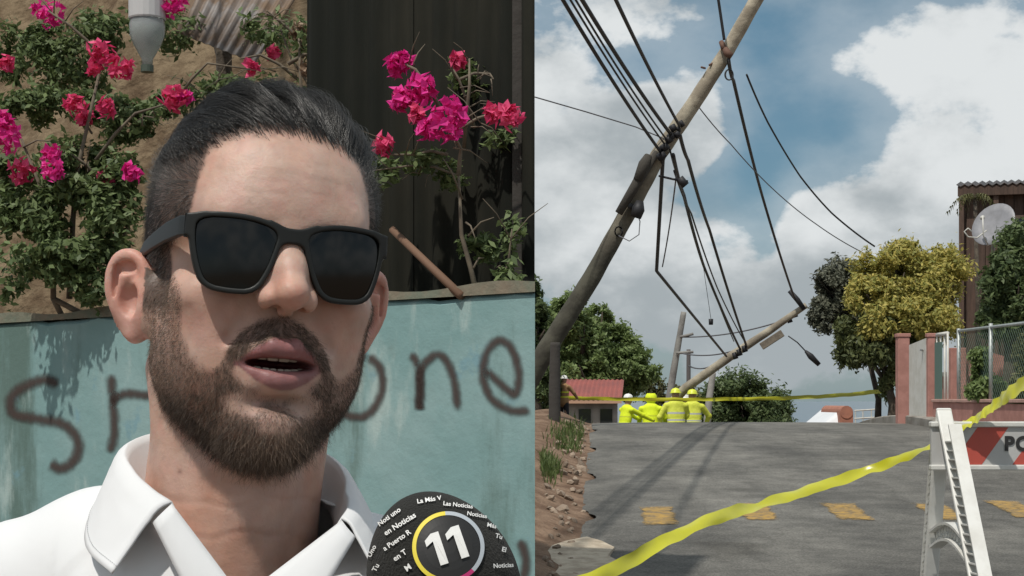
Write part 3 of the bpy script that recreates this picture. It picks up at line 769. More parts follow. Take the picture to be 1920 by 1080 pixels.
# ------------------------------------------------------------------ utility poles and cables
def treated(N, L, b, vec):
    s_ = N.new('ShaderNodeSeparateXYZ'); L.new(vec, s_.inputs[0])
    n = N.new('ShaderNodeTexNoise'); n.inputs['Scale'].default_value = 2.0; n.inputs['Detail'].default_value = 6; L.new(vec, n.inputs['Vector'])
    a = N.new('ShaderNodeMath'); a.operation = 'MULTIPLY_ADD'; a.inputs[1].default_value = 1.6; L.new(n.outputs['Fac'], a.inputs[0]); L.new(s_.outputs['Z'], a.inputs[2])
    r_ = N.new('ShaderNodeMapRange'); r_.inputs['From Min'].default_value = 3.0; r_.inputs['From Max'].default_value = 5.2; L.new(a.outputs[0], r_.inputs['Value'])
    m_ = N.new('ShaderNodeMix'); m_.data_type = 'RGBA'; m_.blend_type = 'MULTIPLY'; m_.inputs['Factor'].default_value = 1.
    rr_ = N.new('ShaderNodeMix'); rr_.data_type = 'RGBA'; rr_.inputs['A'].default_value = (.2, .21, .19, 1); rr_.inputs['B'].default_value = (1.25, 1.22, 1.15, 1); L.new(r_.outputs[0], rr_.inputs['Factor'])
    L.new(b.inputs['Base Color'].links[0].from_socket, m_.inputs['A']); L.new(rr_.outputs['Result'], m_.inputs['B']); L.new(m_.outputs['Result'], b.inputs['Base Color'])
WOOD = mat('pole_wood', (.37, .335, .27), .9, noise=(4, 1., (.2, .175, .14)), bump=(18, .7, .012), extra=treated)
WOOD2 = mat('pole_wood_pale', (.38, .34, .26), .9, noise=(2.2, 1., (.2, .17, .13)), bump=(18, .7, .012))
POLEG = mat('pole_grey', (.26, .25, .23), .9, noise=(3, 1., (.17, .16, .15)), bump=(18, .5, .01))
IRON = mat('dark_iron', (.035, .035, .038), .6, .5)
CABLE = mat('black_cable', (.018, .018, .02), .55)
def pole(name, pts, rs, m, label, cat='utility pole', group='leaning and fallen utility poles'):
    b = Vector(pts[0]); t = thing(name, b, 0, label, cat, group)
    n = 14; fine = []; rr = []
    for i in range(len(pts) - 1):
        for k in range(n):
            s = k / n; fine.append(Vector(pts[i]).lerp(Vector(pts[i + 1]), s) - b); rr.append((rs[i] + (rs[i + 1] - rs[i]) * s) * (1 + .02 * math.sin(k * 5.3 + i)))
    fine.append(Vector(pts[-1]) - b); rr.append(rs[-1])
    mb = MB(); mb.tube(fine, rr, 14); mb.build('shaft', m, t, smooth=True)
    return t, b
# the big leaning pole
D1 = 20.3
p1, b1 = pole('utility_pole', [P(932, 822, D1 + .1), P(1025, 655, D1), P(1110, 520, D1), P(1182, 390, D1), P(1236, 288, D1 - .1), P(1300, 195, D1 - .2), P(1364, 95, D1 - .3), P(1440, -40, D1 - .5)],
              [.132, .124, .114, .108, .102, .096, .09, .084], WOOD, 'big wooden utility pole leaning right across the sky')
def bit(t, b, name, pts, r, m=IRON, n=8): mb = MB(); mb.tube([Vector(p) - b for p in pts], r, n); return mb.build(name, m, t, smooth=True)
# splintered sleeve, brackets and hardware
bit(p1, b1, 'splint', [P(1196, 338, D1 - .25), P(1208, 308, D1 - .25), P(1216, 292, D1 - .22)], [.06, .075, .05], mat('dark_wood', (.055, .05, .042), .95, bump=(30, .6, .01)))
bit(p1, b1, 'splint', [P(1160, 400, D1 - .2), P(1196, 340, D1 - .22), P(1232, 285, D1 - .2)], [.05, .065, .04], MATS['dark_wood'])
bit(p1, b1, 'insulator', [P(1192, 408, D1 - .2), P(1197, 392, D1 - .22), P(1200, 378, D1 - .2)], [.07, .085, .05])
bit(p1, b1, 'bracket', [P(1180, 385, D1 - .1), P(1196, 392, D1 - .2)], .035)
bit(p1, b1, 'wire_coil', [P(1160 + 7 * math.cos(a), 434 + 9 * math.sin(a), D1 - .15) for a in np.linspace(0, 12, 24)], .010, n=5)
bit(p1, b1, 'bracket', [P(1355, 85, D1 - .4), P(1364, 100, D1 - .5), P(1372, 106, D1 - .5)], [.03, .05, .04], mat('rusty_iron', (.16, .09, .065), .8, .3))
bit(p1, b1, 'insulator', [P(1352, 78, D1 - .4), P(1358, 92, D1 - .45)], [.03, .04], MATS['rusty_iron'])
for (x, y, r) in ((1262, 240, .045), (1270, 252, .04), (1254, 262, .05), (1246, 276, .06), (1240, 292, .06), (1278, 232, .03), (1258, 256, .045)):
    bit(p1, b1, 'clamp', [P(x - 3, y - 5, D1 - .32), P(x + 3, y + 5, D1 - .30)], r)
bit(p1, b1, 'step_peg', [P(1338, 118, D1 - .3), P(1330, 122, D1 - .35)], .014, MATS['rusty_iron'])
bit(p1, b1, 'step_peg', [P(1322, 128, D1 - .3), P(1315, 126, D1 - .35)], .014, MATS['rusty_iron'])
bit(p1, b1, 'standoff_arm', [P(1236, 330, D1 - .3), P(1262, 336, D1 - .5), P(1290, 340, D1 - .5)], .014)
bit(p1, b1, 'clamp', [P(1274, 334, D1 - .5), P(1286, 348, D1 - .5)], .05)
# second pole, nearly down, its foot by the workers
D2 = 36.
p2, b2 = pole('utility_pole', [P(1218, 800, D2 + .6), P(1285, 728, D2), P(1370, 668, D2 - .2), P(1440, 622, D2 - .4), P(1512, 572, D2 - .6)], [.115, .105, .095, .085, .065], WOOD2, 'wooden utility pole fallen low to the right above the workers')
def crossarm():
    a, b_ = P(1426, 648, D2 - .7), P(1466, 622, D2 - .8); mb = MB(); d = (b_ - a).normalized(); L_ = (b_ - a).length
    M = Matrix.Translation(a - b2) @ d.to_track_quat('X', 'Z').to_matrix().to_4x4()
    mb.box(0, L_, -.05, .05, -.11, .05, M=M); bevel(mb.build('crossarm', mat('weathered_timber', (.20, .17, .13), .9, noise=(8, .8, (.12, .10, .08))), p2), .01)
crossarm()
for x, y in ((1396, 655), (1386, 662), (1378, 668), (1480, 600), (1490, 590)): bit(p2, b2, 'insulator', [P(x - 2, y - 7, D2 - .5), P(x + 2, y + 5, D2 - .5)], [.05, .06])
bit(p2, b2, 'stub_arm', [P(1480, 545, D2 - .7), P(1495, 562, D2 - .7), P(1508, 580, D2 - .7)], [.05, .06, .05])
bit(p2, b2, 'dangling_fuse', [P(1510, 658, D2 - .6), P(1520, 668, D2 - .6), P(1536, 684, D2 - .6)], [.03, .07, .05])
bit(p2, b2, 'dangling_wire', [P(1478, 630, D2 - .6), P(1495, 642, D2 - .6), P(1512, 660, D2 - .6)], .014, CABLE)
# upright poles further down the street
p3, b3 = pole('utility_pole', [P(1246, 800, 58), P(1264, 690, 58), P(1282, 585, 58)], [.14, .125, .10], POLEG, 'thin grey utility pole leaning slightly behind the crouched workers')
p4, b4 = pole('utility_pole', [P(1291, 800, 72), P(1291, 655, 72)], [.11, .09], mat('pole_dark', (.11, .10, .10), .9), 'dark upright utility pole right of the thin grey pole')
p5, b5 = pole('utility_pole', [P(1325, 800, 50), P(1330, 745, 50), P(1337, 698, 50)], [.115, .105, .095], mat('pole_pale', (.36, .34, .31), .9, noise=(4, .8, (.26, .25, .23))), 'short pale pole right of the workers below the fallen pole')
p6, b6 = pole('wooden_post', [P(1040, 815, 19.4), P(1040, 720, 19.4), P(1041, 642, 19.4)], [.075, .07, .06], mat('dark_post', (.05, .045, .04), .95, bump=(25, .6, .01)), 'dark upright post at the wall end under the big leaning pole', 'post')
p6.pop('group', None)
for (x0, y0, x1, y1) in ((1268, 662, 1300, 660), (1275, 632, 1300, 626)):
    bit(p3, b3, 'crossarm', [P(x0, y0, 57.8), P(x1, y1, 57.8)], .05, POLEG)

CABLES = []
def cable(pts, r, label, sag=0., n=18, m=CABLE, group='overhead cables', name='cable'):
    q = []
    pts = [Vector(p) for p in pts]
    for i in range(len(pts) - 1):
        for k in range(n if i < len(pts) - 2 else n + 1):
            s = k / n; p = pts[i].lerp(pts[i + 1], s); p.z -= 4 * sag * s * (1 - s); q.append(p)
    mb = MB(); o0 = q[0]; mb.tube([p - o0 for p in q], r, 6, cap=True)
    o = mb.build(name, m, None, o0, smooth=True); tag(o, label, 'cable', group); return o
# bundle from the pole behind the camera to the leaning pole
near = [(-2.95, 0, 5.9), (-2.80, 0, 5.85), (-2.68, 0, 5.88), (-2.55, 0, 5.92)]
for i, ((xt, r), lab) in enumerate(zip(((1052, .021), (1066, .012), (1076, .012), (1088, .023)), ('outermost left black cable of the bundle at the top left of the sky', 'thin black cable second from the left in the sky bundle', 'thin black cable third from the left in the sky bundle', 'thick black cable on the right side of the sky bundle'))):
    d = 14.; pm = P(xt, -6, d); e = [P(1238, 284, D1 - .3), P(1246, 270, D1 - .3), P(1250, 262, D1 - .3), P(1258, 252, D1 - .3)][i]
    back = pm + (pm - e) * 1.6; back.z = pm.z + .9
    cable([back, pm, e], r, lab, .04)
pm = P(1152, -6, 14); e = P(1274, 236, D1 - .35); bk = pm + (pm - e) * 1.6; bk.z = pm.z + .8
cable([bk, pm, e], .02, 'single black cable crossing the sky to the middle of the leaning pole', .03)
cable([P(1344, -20, D1 - .6), P(1350, 20, D1 - .55), P(1358, 75, D1 - .5)], .02, 'short black cable hanging to the upper leaning pole', 0)
cable([P(1003, 182, 19.), P(1100, 210, 19.6), P(1192, 238, 20.), P(1250, 262, D1 - .2)], .008, 'thin grey wire from the left to the leaning pole', .0, m=mat('grey_wire', (.12, .12, .13), .6))
# spans from the leaning pole down to the fallen pole
cable([P(1272, 240, D1 - .35), P(1290, 300, 22), P(1330, 430, 28), P(1400, 650, D2 - .5)], .026, 'rightmost thick cable from the leaning pole to the fallen pole', .05)
cable([P(1262, 290, D1 - .35), P(1282, 365, 23), P(1320, 500, 29), P(1388, 655, D2 - .5)], .026, 'thick middle cable from the leaning pole down to the fallen pole', .05)
cable([P(1264, 320, D1 - .35), P(1296, 400, 24), P(1345, 540, 30), P(1396, 640, D2 - .5)], .014, 'thin cable between the two thick spans to the fallen pole', .04)
cable([P(1256, 280, D1 - .3), P(1276, 345, 22), P(1310, 470, 28), P(1376, 640, D2 - .5)], .012, 'thin cable left of the thick spans to the fallen pole', .04)
cable([P(1243, 295, D1 - .3), P(1240, 350, 21), P(1231, 508, 24), P(1362, 668, D2 - .5)], .026, 'black cable that drops straight and bends sharply to the fallen pole', 0)
cable([P(1268, 330, D1 - .35), P(1256, 420, 22), P(1242, 500, 24)], .010, 'thin grey wire hanging beside the sharply bent cable', .02, m=MATS['grey_wire'])
cable([P(1366, 112, D1 - .5), P(1375, 150, 21), P(1430, 370, 28), P(1490, 560, D2 - .7)], .024, 'long black cable from the upper pole to the fallen pole tip', .05)
cable([P(1400, 140, 20.5), P(1440, 230, 22), P(1500, 330, 24), P(1560, 400, 25), P(1640, 462, 25.5)], .014, 'black cable curving down to the yellow tree', .02)
cable([P(1306, 195, D1 - .2), P(1370, 270, 22), P(1450, 355, 24), P(1530, 420, 25), P(1615, 472, 25.8)], .008, 'thin grey wire sagging from the pole to the grey tree', .02, m=MATS['grey_wire'])
for i, ((x0, y0), (x1, y1)) in enumerate((((1276, 632), (1462, 603)), ((1268, 660), (1378, 657)), ((1291, 686), (1345, 680)))):
    cable([P(x0, y0, 58), P(x1, y1, 56)], .026, ['upper distant wire behind the fallen pole', 'middle distant wire left of the fallen pole', 'lower distant wire behind the fallen pole'][i], .15, m=mat('far_wire', (.10, .10, .11), .7))
def coil(x, y, d, label):
    m = MB(); c = P(x, y, d)
    m.tube([P(x + 8 * math.cos(a) * (1 - .01 * a), y + 10 * math.sin(a), d + .01 * a) - c for a in np.linspace(0, 19, 50)], .009, 5)
    m.tube([P(x, y - 10, d) - c, P(x - 1, y - 38, d) - c], .008, 5); tag(m.build('cable_coil', CABLE, None, c, smooth=True), label, 'cable coil')
coil(1367, 140, D1 - .5, 'black coil of cable under the upper pole bracket')
m = MB(); c = P(1333, 603, 30); m.tube([Vector((0, 0, .05)), Vector((0, 0, -.06))], [.045, .04], 10); m.tube([Vector((0, 0, .05)), P(1318, 495, 29) - c], .005, 5); tag(m.build('hanging_weight', IRON, None, c, smooth=True), 'small dark weight hanging from the cables in the sky', 'weight')
m = MB(); pts = [P(1160, 442, D1 - .2), P(1180, 452, D1 - .25), P(1198, 440, D1 - .25), P(1200, 415, D1 - .2), P(1194, 400, D1 - .2)]
m.tube([p - pts[0] for p in pts], .007, 5); tag(m.build('loose_wire', MATS['grey_wire'], None, pts[0], smooth=True), 'thin loose wire loop under the leaning pole', 'wire')

# ------------------------------------------------------------------ workers beyond the crest
HIVIS = mat('hi_vis_yellow', (.74, .86, .03), .75, noise=(9, .6, (.64, .76, .03)), bump=(14, .5, .02), spec=.3)
HIVI2 = mat('hi_vis_pale', (.70, .74, .10), .75, noise=(9, .7, (.56, .62, .06)), bump=(14, .5, .02), spec=.3)
TAN = mat('tan_jacket', (.34, .20, .09), .85, noise=(9, .6, (.25, .15, .08)))
SILV = mat('reflective_tape', (.55, .56, .54), .4)
DPANT = mat('dark_trousers', (.02, .02, .024), .9)
FLESH = mat('far_skin', (.32, .19, .13), .6)
HELM = {'yellow': mat('helmet_yellow', (.68, .74, .06), .35), 'white': mat('helmet_white', (.78, .78, .74), .35)}
def worker(x, ytop, d, jacket, helm, label, face=0., bend=0., arms=((.3, .2), (.3, .2)), pants=DPANT, hood=False):
    top = P(x, ytop, d); gz = land_z(top.x, d); hgt = top.z - gz
    k = hgt / 1.80; t = thing('person', (top.x, d, gz), face, label, 'person', 'workers in high-visibility jackets')
    fb = math.sin(bend)
    def sp(z): # spine point at height z (mm), leaning forward (+y local) above the hips
        dz = max(0, z - 950); return np.array([0, dz * fb, min(z, 950) + dz * math.cos(bend)])
    f = Field((-420, -420, 0), (420, 800, 1900), 16.)
    hd = sp(1690); nk = sp(1500)
    f.ell(hd, (78, 95, 115), 10); f.cap(nk, hd, 60, 60, 30)
    hands = []
    j = Field((-480, -480, 500), (480, 800, 1800), 16.)
    j.cap(sp(960), sp(1200), 175, 165, 60, '+', (1, 1.5, 1)); j.cap(sp(1200), sp(1400), 170, 175, 60, '+', (1, 1.5, 1)); j.cap(sp(900), sp(960), 185, 175, 60, '+', (1, 1.45, 1))
    if hood: j.ell(sp(1700) + np.array([0, -10, 0]), (125, 135, 150), 40)
    for s, (o, fw) in zip((-1, 1), arms):
        sh = sp(1430) + np.array([s * 190, 0, 0]); el = sh + np.array([s * 120 * o, 300 * fw, -290 * (1 - .6 * fw)]); ha = el + np.array([-s * 60 * o + s * 40, 250 * fw + 40, -230 * (1 - .5 * fw)])
        j.cap(sh, el, 70, 58, 50); j.cap(el, ha, 58, 45, 30); f.cap(el, ha + (ha - el) * .12, 38, 36, 5); hands.append(ha)
    j.ell(sp(1480), (130, 100, 60), 60)
    p = Field((-300, -300, 0), (300, 300, 1000), 16.)
    for s in (-1, 1):
        p.cap((s * 95, 0, 900), (s * 105, 40, 480), 95, 72, 40); p.cap((s * 105, 40, 480), (s * 110, -10, 60), 70, 58, 20); p.cap((s * 110, -10, 45), (s * 112, 130, 40), 48, 42, 20)
    f.cap(sp(1000), nk, 90, 70, 40)
    for s in (-1, 1): f.cap((s * 95, 0, 900), (s * 110, 0, 100), 60, 40, 60)
    f.cap((-60, 0, 930), (60, 0, 930), 90, 90, 60)
    for nm, fl, m in (('body', f, FLESH), ('jacket', j, jacket), ('trousers', p, pants)):
        v, q = fl.mesh(); link(nm, np_mesh(nm, v * (np.array([1.18, 1.1, 1.]) * k * .001), q), m, t, smooth=True)
    if not hood:
        c = hd + np.array([0, 0, 35]); hm = MB(); M = Matrix.Translation(Vector(c) * k * .001) @ Matrix.Rotation(-bend * .6, 4, 'X') @ Matrix.Scale(k * .001, 4)
        hm.lathe([(150, 0), (152, 8), (122, 14), (120, 40), (108, 78), (78, 108), (40, 122), (1, 126)], 20, M); hm.lathe([(12, 100), (14, 130), (2, 134)], 6, M)
        hm.build('helmet', HELM[helm], t, smooth=True)
    # reflective bands
    for z in (1080, 1250):
        m = MB(); c = sp(z); n = 24; v = []; ff = []
        for i in range(n):
            a = 2 * math.pi * i / n
            for dz in (-24, 24): v.append(((c[0] + 218 * math.cos(a)) * k * .001, (c[1] * 1.1 + 140 * math.sin(a)) * k * .001, (c[2] + dz) * k * .001))
        for i in range(n): ff.append((2 * i, 2 * ((i + 1) % n), 2 * ((i + 1) % n) + 1, 2 * i + 1))
        m.add(v, ff); m.build('reflective_band', SILV if jacket is HIVI2 else HELM['yellow'], t)
    return t
worker(1170, 741, 35.5, HIVIS, 'white', 'crouched worker with white helmet, leftmost of the yellow-jacketed group', R(-60), R(10), ((.2, .9), (.2, .9)))
worker(1220, 738, 35.8, HIVIS, 'yellow', 'hooded worker in bright yellow jacket second from the left', R(-10), R(8), ((.5, .3), (.9, .35)), hood=True)
worker(1268, 731, 35.4, HIVI2, 'yellow', 'worker with yellow helmet and banded jacket seen from behind, third of the group', R(5), R(6), ((1.1, .1), (.5, .3)))
worker(1284, 741, 37.2, HIVI2, 'white', 'worker with white helmet squeezed between two yellow-helmeted workers', R(0), R(5))
worker(1299, 733, 35.6, HIVI2, 'yellow', 'rightmost worker with yellow helmet and outstretched right arm', R(0), R(8), ((.4, .3), (1.3, .35)))
w = worker(1056, 706, 27., TAN, 'white', 'person in tan jacket and white helmet half hidden by the dark post', R(-40), R(4), ((.4, .5), (.6, .5))); w.pop('group', None)

# ------------------------------------------------------------------ barrier tape
TAPE = mat('yellow_tape', (.50, .49, .025), .28, spec=.5, noise=(3., .5, (.38, .38, .03)))
def ribbon(name, pts, w, twist, label, m=TAPE, n=120, wob=.0022):
    pts = [Vector(p) for p in pts]; c = catmull(pts, n); o0 = Vector(c[0]); v = []
    for i in range(n):
        t = Vector(c[min(i + 1, n - 1)] - c[max(i - 1, 0)]).normalized(); u = Vector((0, 0, 1)); a = t.cross(u).normalized(); b = a.cross(t)
        s = i / (n - 1); th = np.interp(s, [q[0] for q in twist], [q[1] for q in twist])
        d = b * math.cos(th) + a * math.sin(th)
        wb = Vector((0, 0, wob * math.sin(s * 61) + wob * .6 * math.sin(s * 133)))
        curl = a * math.cos(th) - b * math.sin(th)
        for q in (-1, -.5, 0, .5, 1): v.append(Vector(c[i]) + d * (q * w / 2) + wb + curl * (.011 * (1 - q * q) * math.sin(s * 23) + .004 * q * math.sin(s * 71 + 1)) - o0)
    f = [(i * 5 + k, i * 5 + k + 1, i * 5 + 6 + k, i * 5 + 5 + k) for i in range(n - 1) for k in range(4)]
    me = bpy.data.meshes.new(name); me.from_pydata(v, [], f); me.update(); o = link(name, me, m, None, o0, smooth=True); tag(o, label, 'barrier tape'); return o
ribbon('barrier_tape', [P(1040, 1110, 6.3), P(1150, 1068, 6.5), P(1250, 1012, 6.8), P(1350, 968, 7.1), P(1430, 945, 7.4), P(1520, 918, 7.7), P(1620, 884, 7.9), P(1700, 856, 7.8), P(1760, 830, 7.62)], .060,
       [(0, -.2), (.08, -.5), (.15, -.25), (.22, -.7), (.3, -1.15), (.36, -.7), (.42, -.5), (.47, -1.1), (.5, -1.3), (.56, -.8), (.62, -1.1), (.68, -.7), (.75, -.95), (.82, -.5), (.9, -.8), (1, -1.0)], 'yellow barrier tape sagging across the road to the barricade')
ribbon('barrier_tape', [P(1790, 806, 7.55), P(1830, 785, 7.5), P(1870, 755, 7.4), P(1915, 722, 7.2), P(1990, 670, 6.9)], .085, [(0, -1.2), (.3, -.9), (.6, -.35), (1, -.3)], 'yellow barrier tape rising from the barricade to the right picture edge')
ribbon('barrier_tape', [P(1046, 745, 31.), P(1150, 748, 31.5), P(1260, 749, 31.), P(1340, 748.5, 30.5), P(1450, 747, 29.5), P(1560, 742, 27.5), P(1662, 733, 25.2)], .07, [(0, .2), (.5, .1), (.7, .35), (1, .3)], 'thin yellow barrier tape stretched behind the crest in front of the workers', wob=.004)

# ------------------------------------------------------------------ barricade
def barricade():
    d = 7.55; zt = P(1760, 792, d).z; zbm = P(1760, 880, d).z; x0 = P(1745, 800, d).x; L_ = 2.44; gz = road_z(d)
    t = thing('barricade', (x0, d, gz), 0, 'white A-frame barricade with red striped board in the right foreground', 'barricade')
    o = Vector(t.location)
    wp = mat('white_plastic', (.70, .70, .67), .45, noise=(7, .7, (.56, .55, .51)), bump=(40, .1, .003))
    face = mat('board_white', (.50, .50, .49), .5, noise=(5, .6, (.42, .42, .41))); red = mat('board_red', (.50, .085, .06), .5, noise=(5, .6, (.42, .08, .06)))
    a, b = zbm - gz, zt - gz
    m = MB(); m.box(0, L_, -.012, .012, a + .02, b - .02); m.build('board', face, t)
    for z0, z1 in ((b - .022, b + .004), (a - .004, a + .022)): m = MB(); m.box(-.004, L_ + .004, -.026, .026, z0, z1); bevel(m.build('rim', wp, t), .006)
    # diagonal stripes, leaning right
    w = .145; sl = .105; x = .155; zz0, zz1 = a + .023, b - .023
    while x < L_ - .1:
        m = MB(); e = .0135; P4 = [(x - sl * .6, zz0), (x - sl * .6 + w, zz0), (x + sl * .6 + w, zz1), (x + sl * .6, zz1)]
        m.add([(p[0], -e, p[1]) for p in P4] + [(p[0], -.011, p[1]) for p in P4], [(0, 1, 2, 3), (0, 4, 5, 1), (1, 5, 6, 2), (2, 6, 7, 3), (3, 7, 4, 0)]); m.build('stripe', red, t); x += .29
    ink = mat('black_stencil', (.02, .02, .02), .6)
    def text(body, x, z, size, rot=0):
        cu = bpy.data.curves.new('t', 'FONT'); cu.body = body; cu.size = size; cu.align_y = 'CENTER'; cu.offset = .004; cu.extrude = .0006; cu.space_character = 1.15
        ob = bpy.data.objects.new('t', cu); C.objects.link(ob); dg = bpy.context.evaluated_depsgraph_get(); me = bpy.data.meshes.new_from_object(ob.evaluated_get(dg)); bpy.data.objects.remove(ob)
        for v in me.vertices: c = v.co.copy(); v.co = Vector((x + c.x, -.0165 - c.z * .5, z + c.y))
        link('lettering', me, ink, t)
    text('POLICIA', (1881 - 1745) / F * d, (a + b) / 2 + .008, .092)
    # A-frames with ribbed plastic legs
    for xx in (.062, L_ - .1):
        top = Vector((xx, 0, b + .055)); 
        for s, reach in ((-1, .80), (1, .30)):
            foot = Vector((xx, s * reach, road_z(d + s * reach) - gz)); dr = (foot - top).normalized(); Ln = (foot - top).length
            nside = Vector((0, -dr.z, dr.y)) * (1 if s > 0 else 1)
            Mx = Matrix.Translation(top) @ Matrix((Vector((1, 0, 0)), Vector((0, dr.z, -dr.y)), -dr)).transposed().to_4x4()
            m = MB()
            m.box(-.036, .036, -.012, .010, -Ln, .012, M=Mx)
            leg = m.build('leg', wp, t); bevel(leg, .008)
            m = MB(); inn = .125 if s < 0 else -.085
            m.box(-.03, .03, inn * .9 - .006, inn * .9 + .006, -Ln * .97, -.16, M=Mx)
            k = -.18
            while k > -Ln * .94:                                    # diagonal ribs between the two rails
                y0, y1 = (.010, inn * .78) if s < 0 else (-.012, inn * .78)
                zg = .06 * (1 if int(round(k * 1000)) % 2 else -1); pts = [(-.028, y0, k), (.028, y0, k), (.028, y1, k - .06), (-.028, y1, k - .06)]
                vv = [Mx @ Vector(p) for p in pts] + [Mx @ (Vector(p) + Vector((0, 0, -.008))) for p in pts]
                m.add(vv, [(0, 1, 2, 3), (7, 6, 5, 4), (0, 4, 5, 1), (1, 5, 6, 2), (2, 6, 7, 3), (3, 7, 4, 0)]); k -= .05
            m.build('rib', wp, leg)
        zc = .47; y_a, y_b = -.44, .15
        m = MB(); pts = [(xx, y_a + (y_b - y_a) * i / 12, zc + .06 * math.sin(i / 12 * math.pi)) for i in range(13)]
        for i in range(12):
            (x_, ya, za), (_, yb, zb_) = pts[i], pts[i + 1]
            for dz in (0, -.075): m.add([(x_ - .03, ya, za + dz), (x_ + .03, ya, za + dz), (x_ + .03, yb, zb_ + dz), (x_ - .03, yb, zb_ + dz), (x_ - .03, ya, za + dz - .012), (x_ + .03, ya, za + dz - .012), (x_ + .03, yb, zb_ + dz - .012), (x_ - .03, yb, zb_ + dz - .012)],
                                         [(0, 1, 2, 3), (7, 6, 5, 4), (0, 4, 5, 1), (1, 5, 6, 2), (2, 6, 7, 3), (3, 7, 4, 0)])
            m.tube([(x_, ya, za - .01), (x_, yb, zb_ - .075)], .008, 5); m.tube([(x_, yb, zb_ - .01), (x_, ya, za - .075)], .008, 5)
        m.build('cross_brace', wp, t)
barricade()
# ------------------------------------------------------------------ teal wall behind the man
WA, WB = Vector((.0573, 4.0, 0)), Vector((-2.9, 6.06, 0))         # near right end, far left end
wdir = (WB - WA).normalized(); WZ = 1.82
def wall_pt(x, y, out=0.):
    """point on the wall's face seen at that place of the photograph, 'out' metres in front"""
    u = (x - 960) / F; n = Vector((wdir.y, -wdir.x, 0)); n = -n if n.y > 0 else n
    d = (WA + n * out).dot(n) / Vector((u, 1, 0)).dot(n); return P(x, y, d)
def teal(N, L, b, vec):
    def noise(s, st=(1, 1, 1), d=7, r=.62):
        mp = N.new('ShaderNodeMapping'); mp.inputs['Scale'].default_value = st; L.new(vec, mp.inputs['Vector'])
        n = N.new('ShaderNodeTexNoise'); n.inputs['Scale'].default_value = s; n.inputs['Detail'].default_value = d; n.inputs['Roughness'].default_value = r
        L.new(mp.outputs[0], n.inputs['Vector']); return n.outputs['Fac']
    def layer(prev, fac, a, c, col, amt):
        r = N.new('ShaderNodeMapRange'); r.interpolation_type = 'SMOOTHSTEP'; r.inputs['From Min'].default_value = a; r.inputs['From Max'].default_value = c; r.inputs['To Max'].default_value = amt
        L.new(fac, r.inputs['Value']); m = N.new('ShaderNodeMix'); m.data_type = 'RGBA'; L.new(r.outputs[0], m.inputs['Factor'])
        if prev is None: m.inputs['A'].default_value = (.20, .33, .33, 1)
        else: L.new(prev, m.inputs['A'])
        m.inputs['B'].default_value = (*col, 1); return m.outputs['Result']
    c = layer(None, noise(2.2), .4, .65, (.26, .385, .385), .9)
    c = layer(c, noise(3.0, (1, 1, .22)), .48, .62, (.095, .15, .13), .85)
    c = layer(c, noise(5., (1, 1, .35)), .55, .68, (.40, .50, .48), .8)
    c = layer(c, noise(1.7, (1, 1, .6), 5), .54, .66, (.20, .165, .12), .75)
    c = layer(c, noise(7), .60, .70, (.16, .30, .36), .6)
    L.new(c, b.inputs['Base Color'])
    bp = N.new('ShaderNodeBump'); bp.inputs['Strength'].default_value = .35; bp.inputs['Distance'].default_value = .01; L.new(noise(18), bp.inputs['Height']); L.new(bp.outputs[0], b.inputs['Normal'])
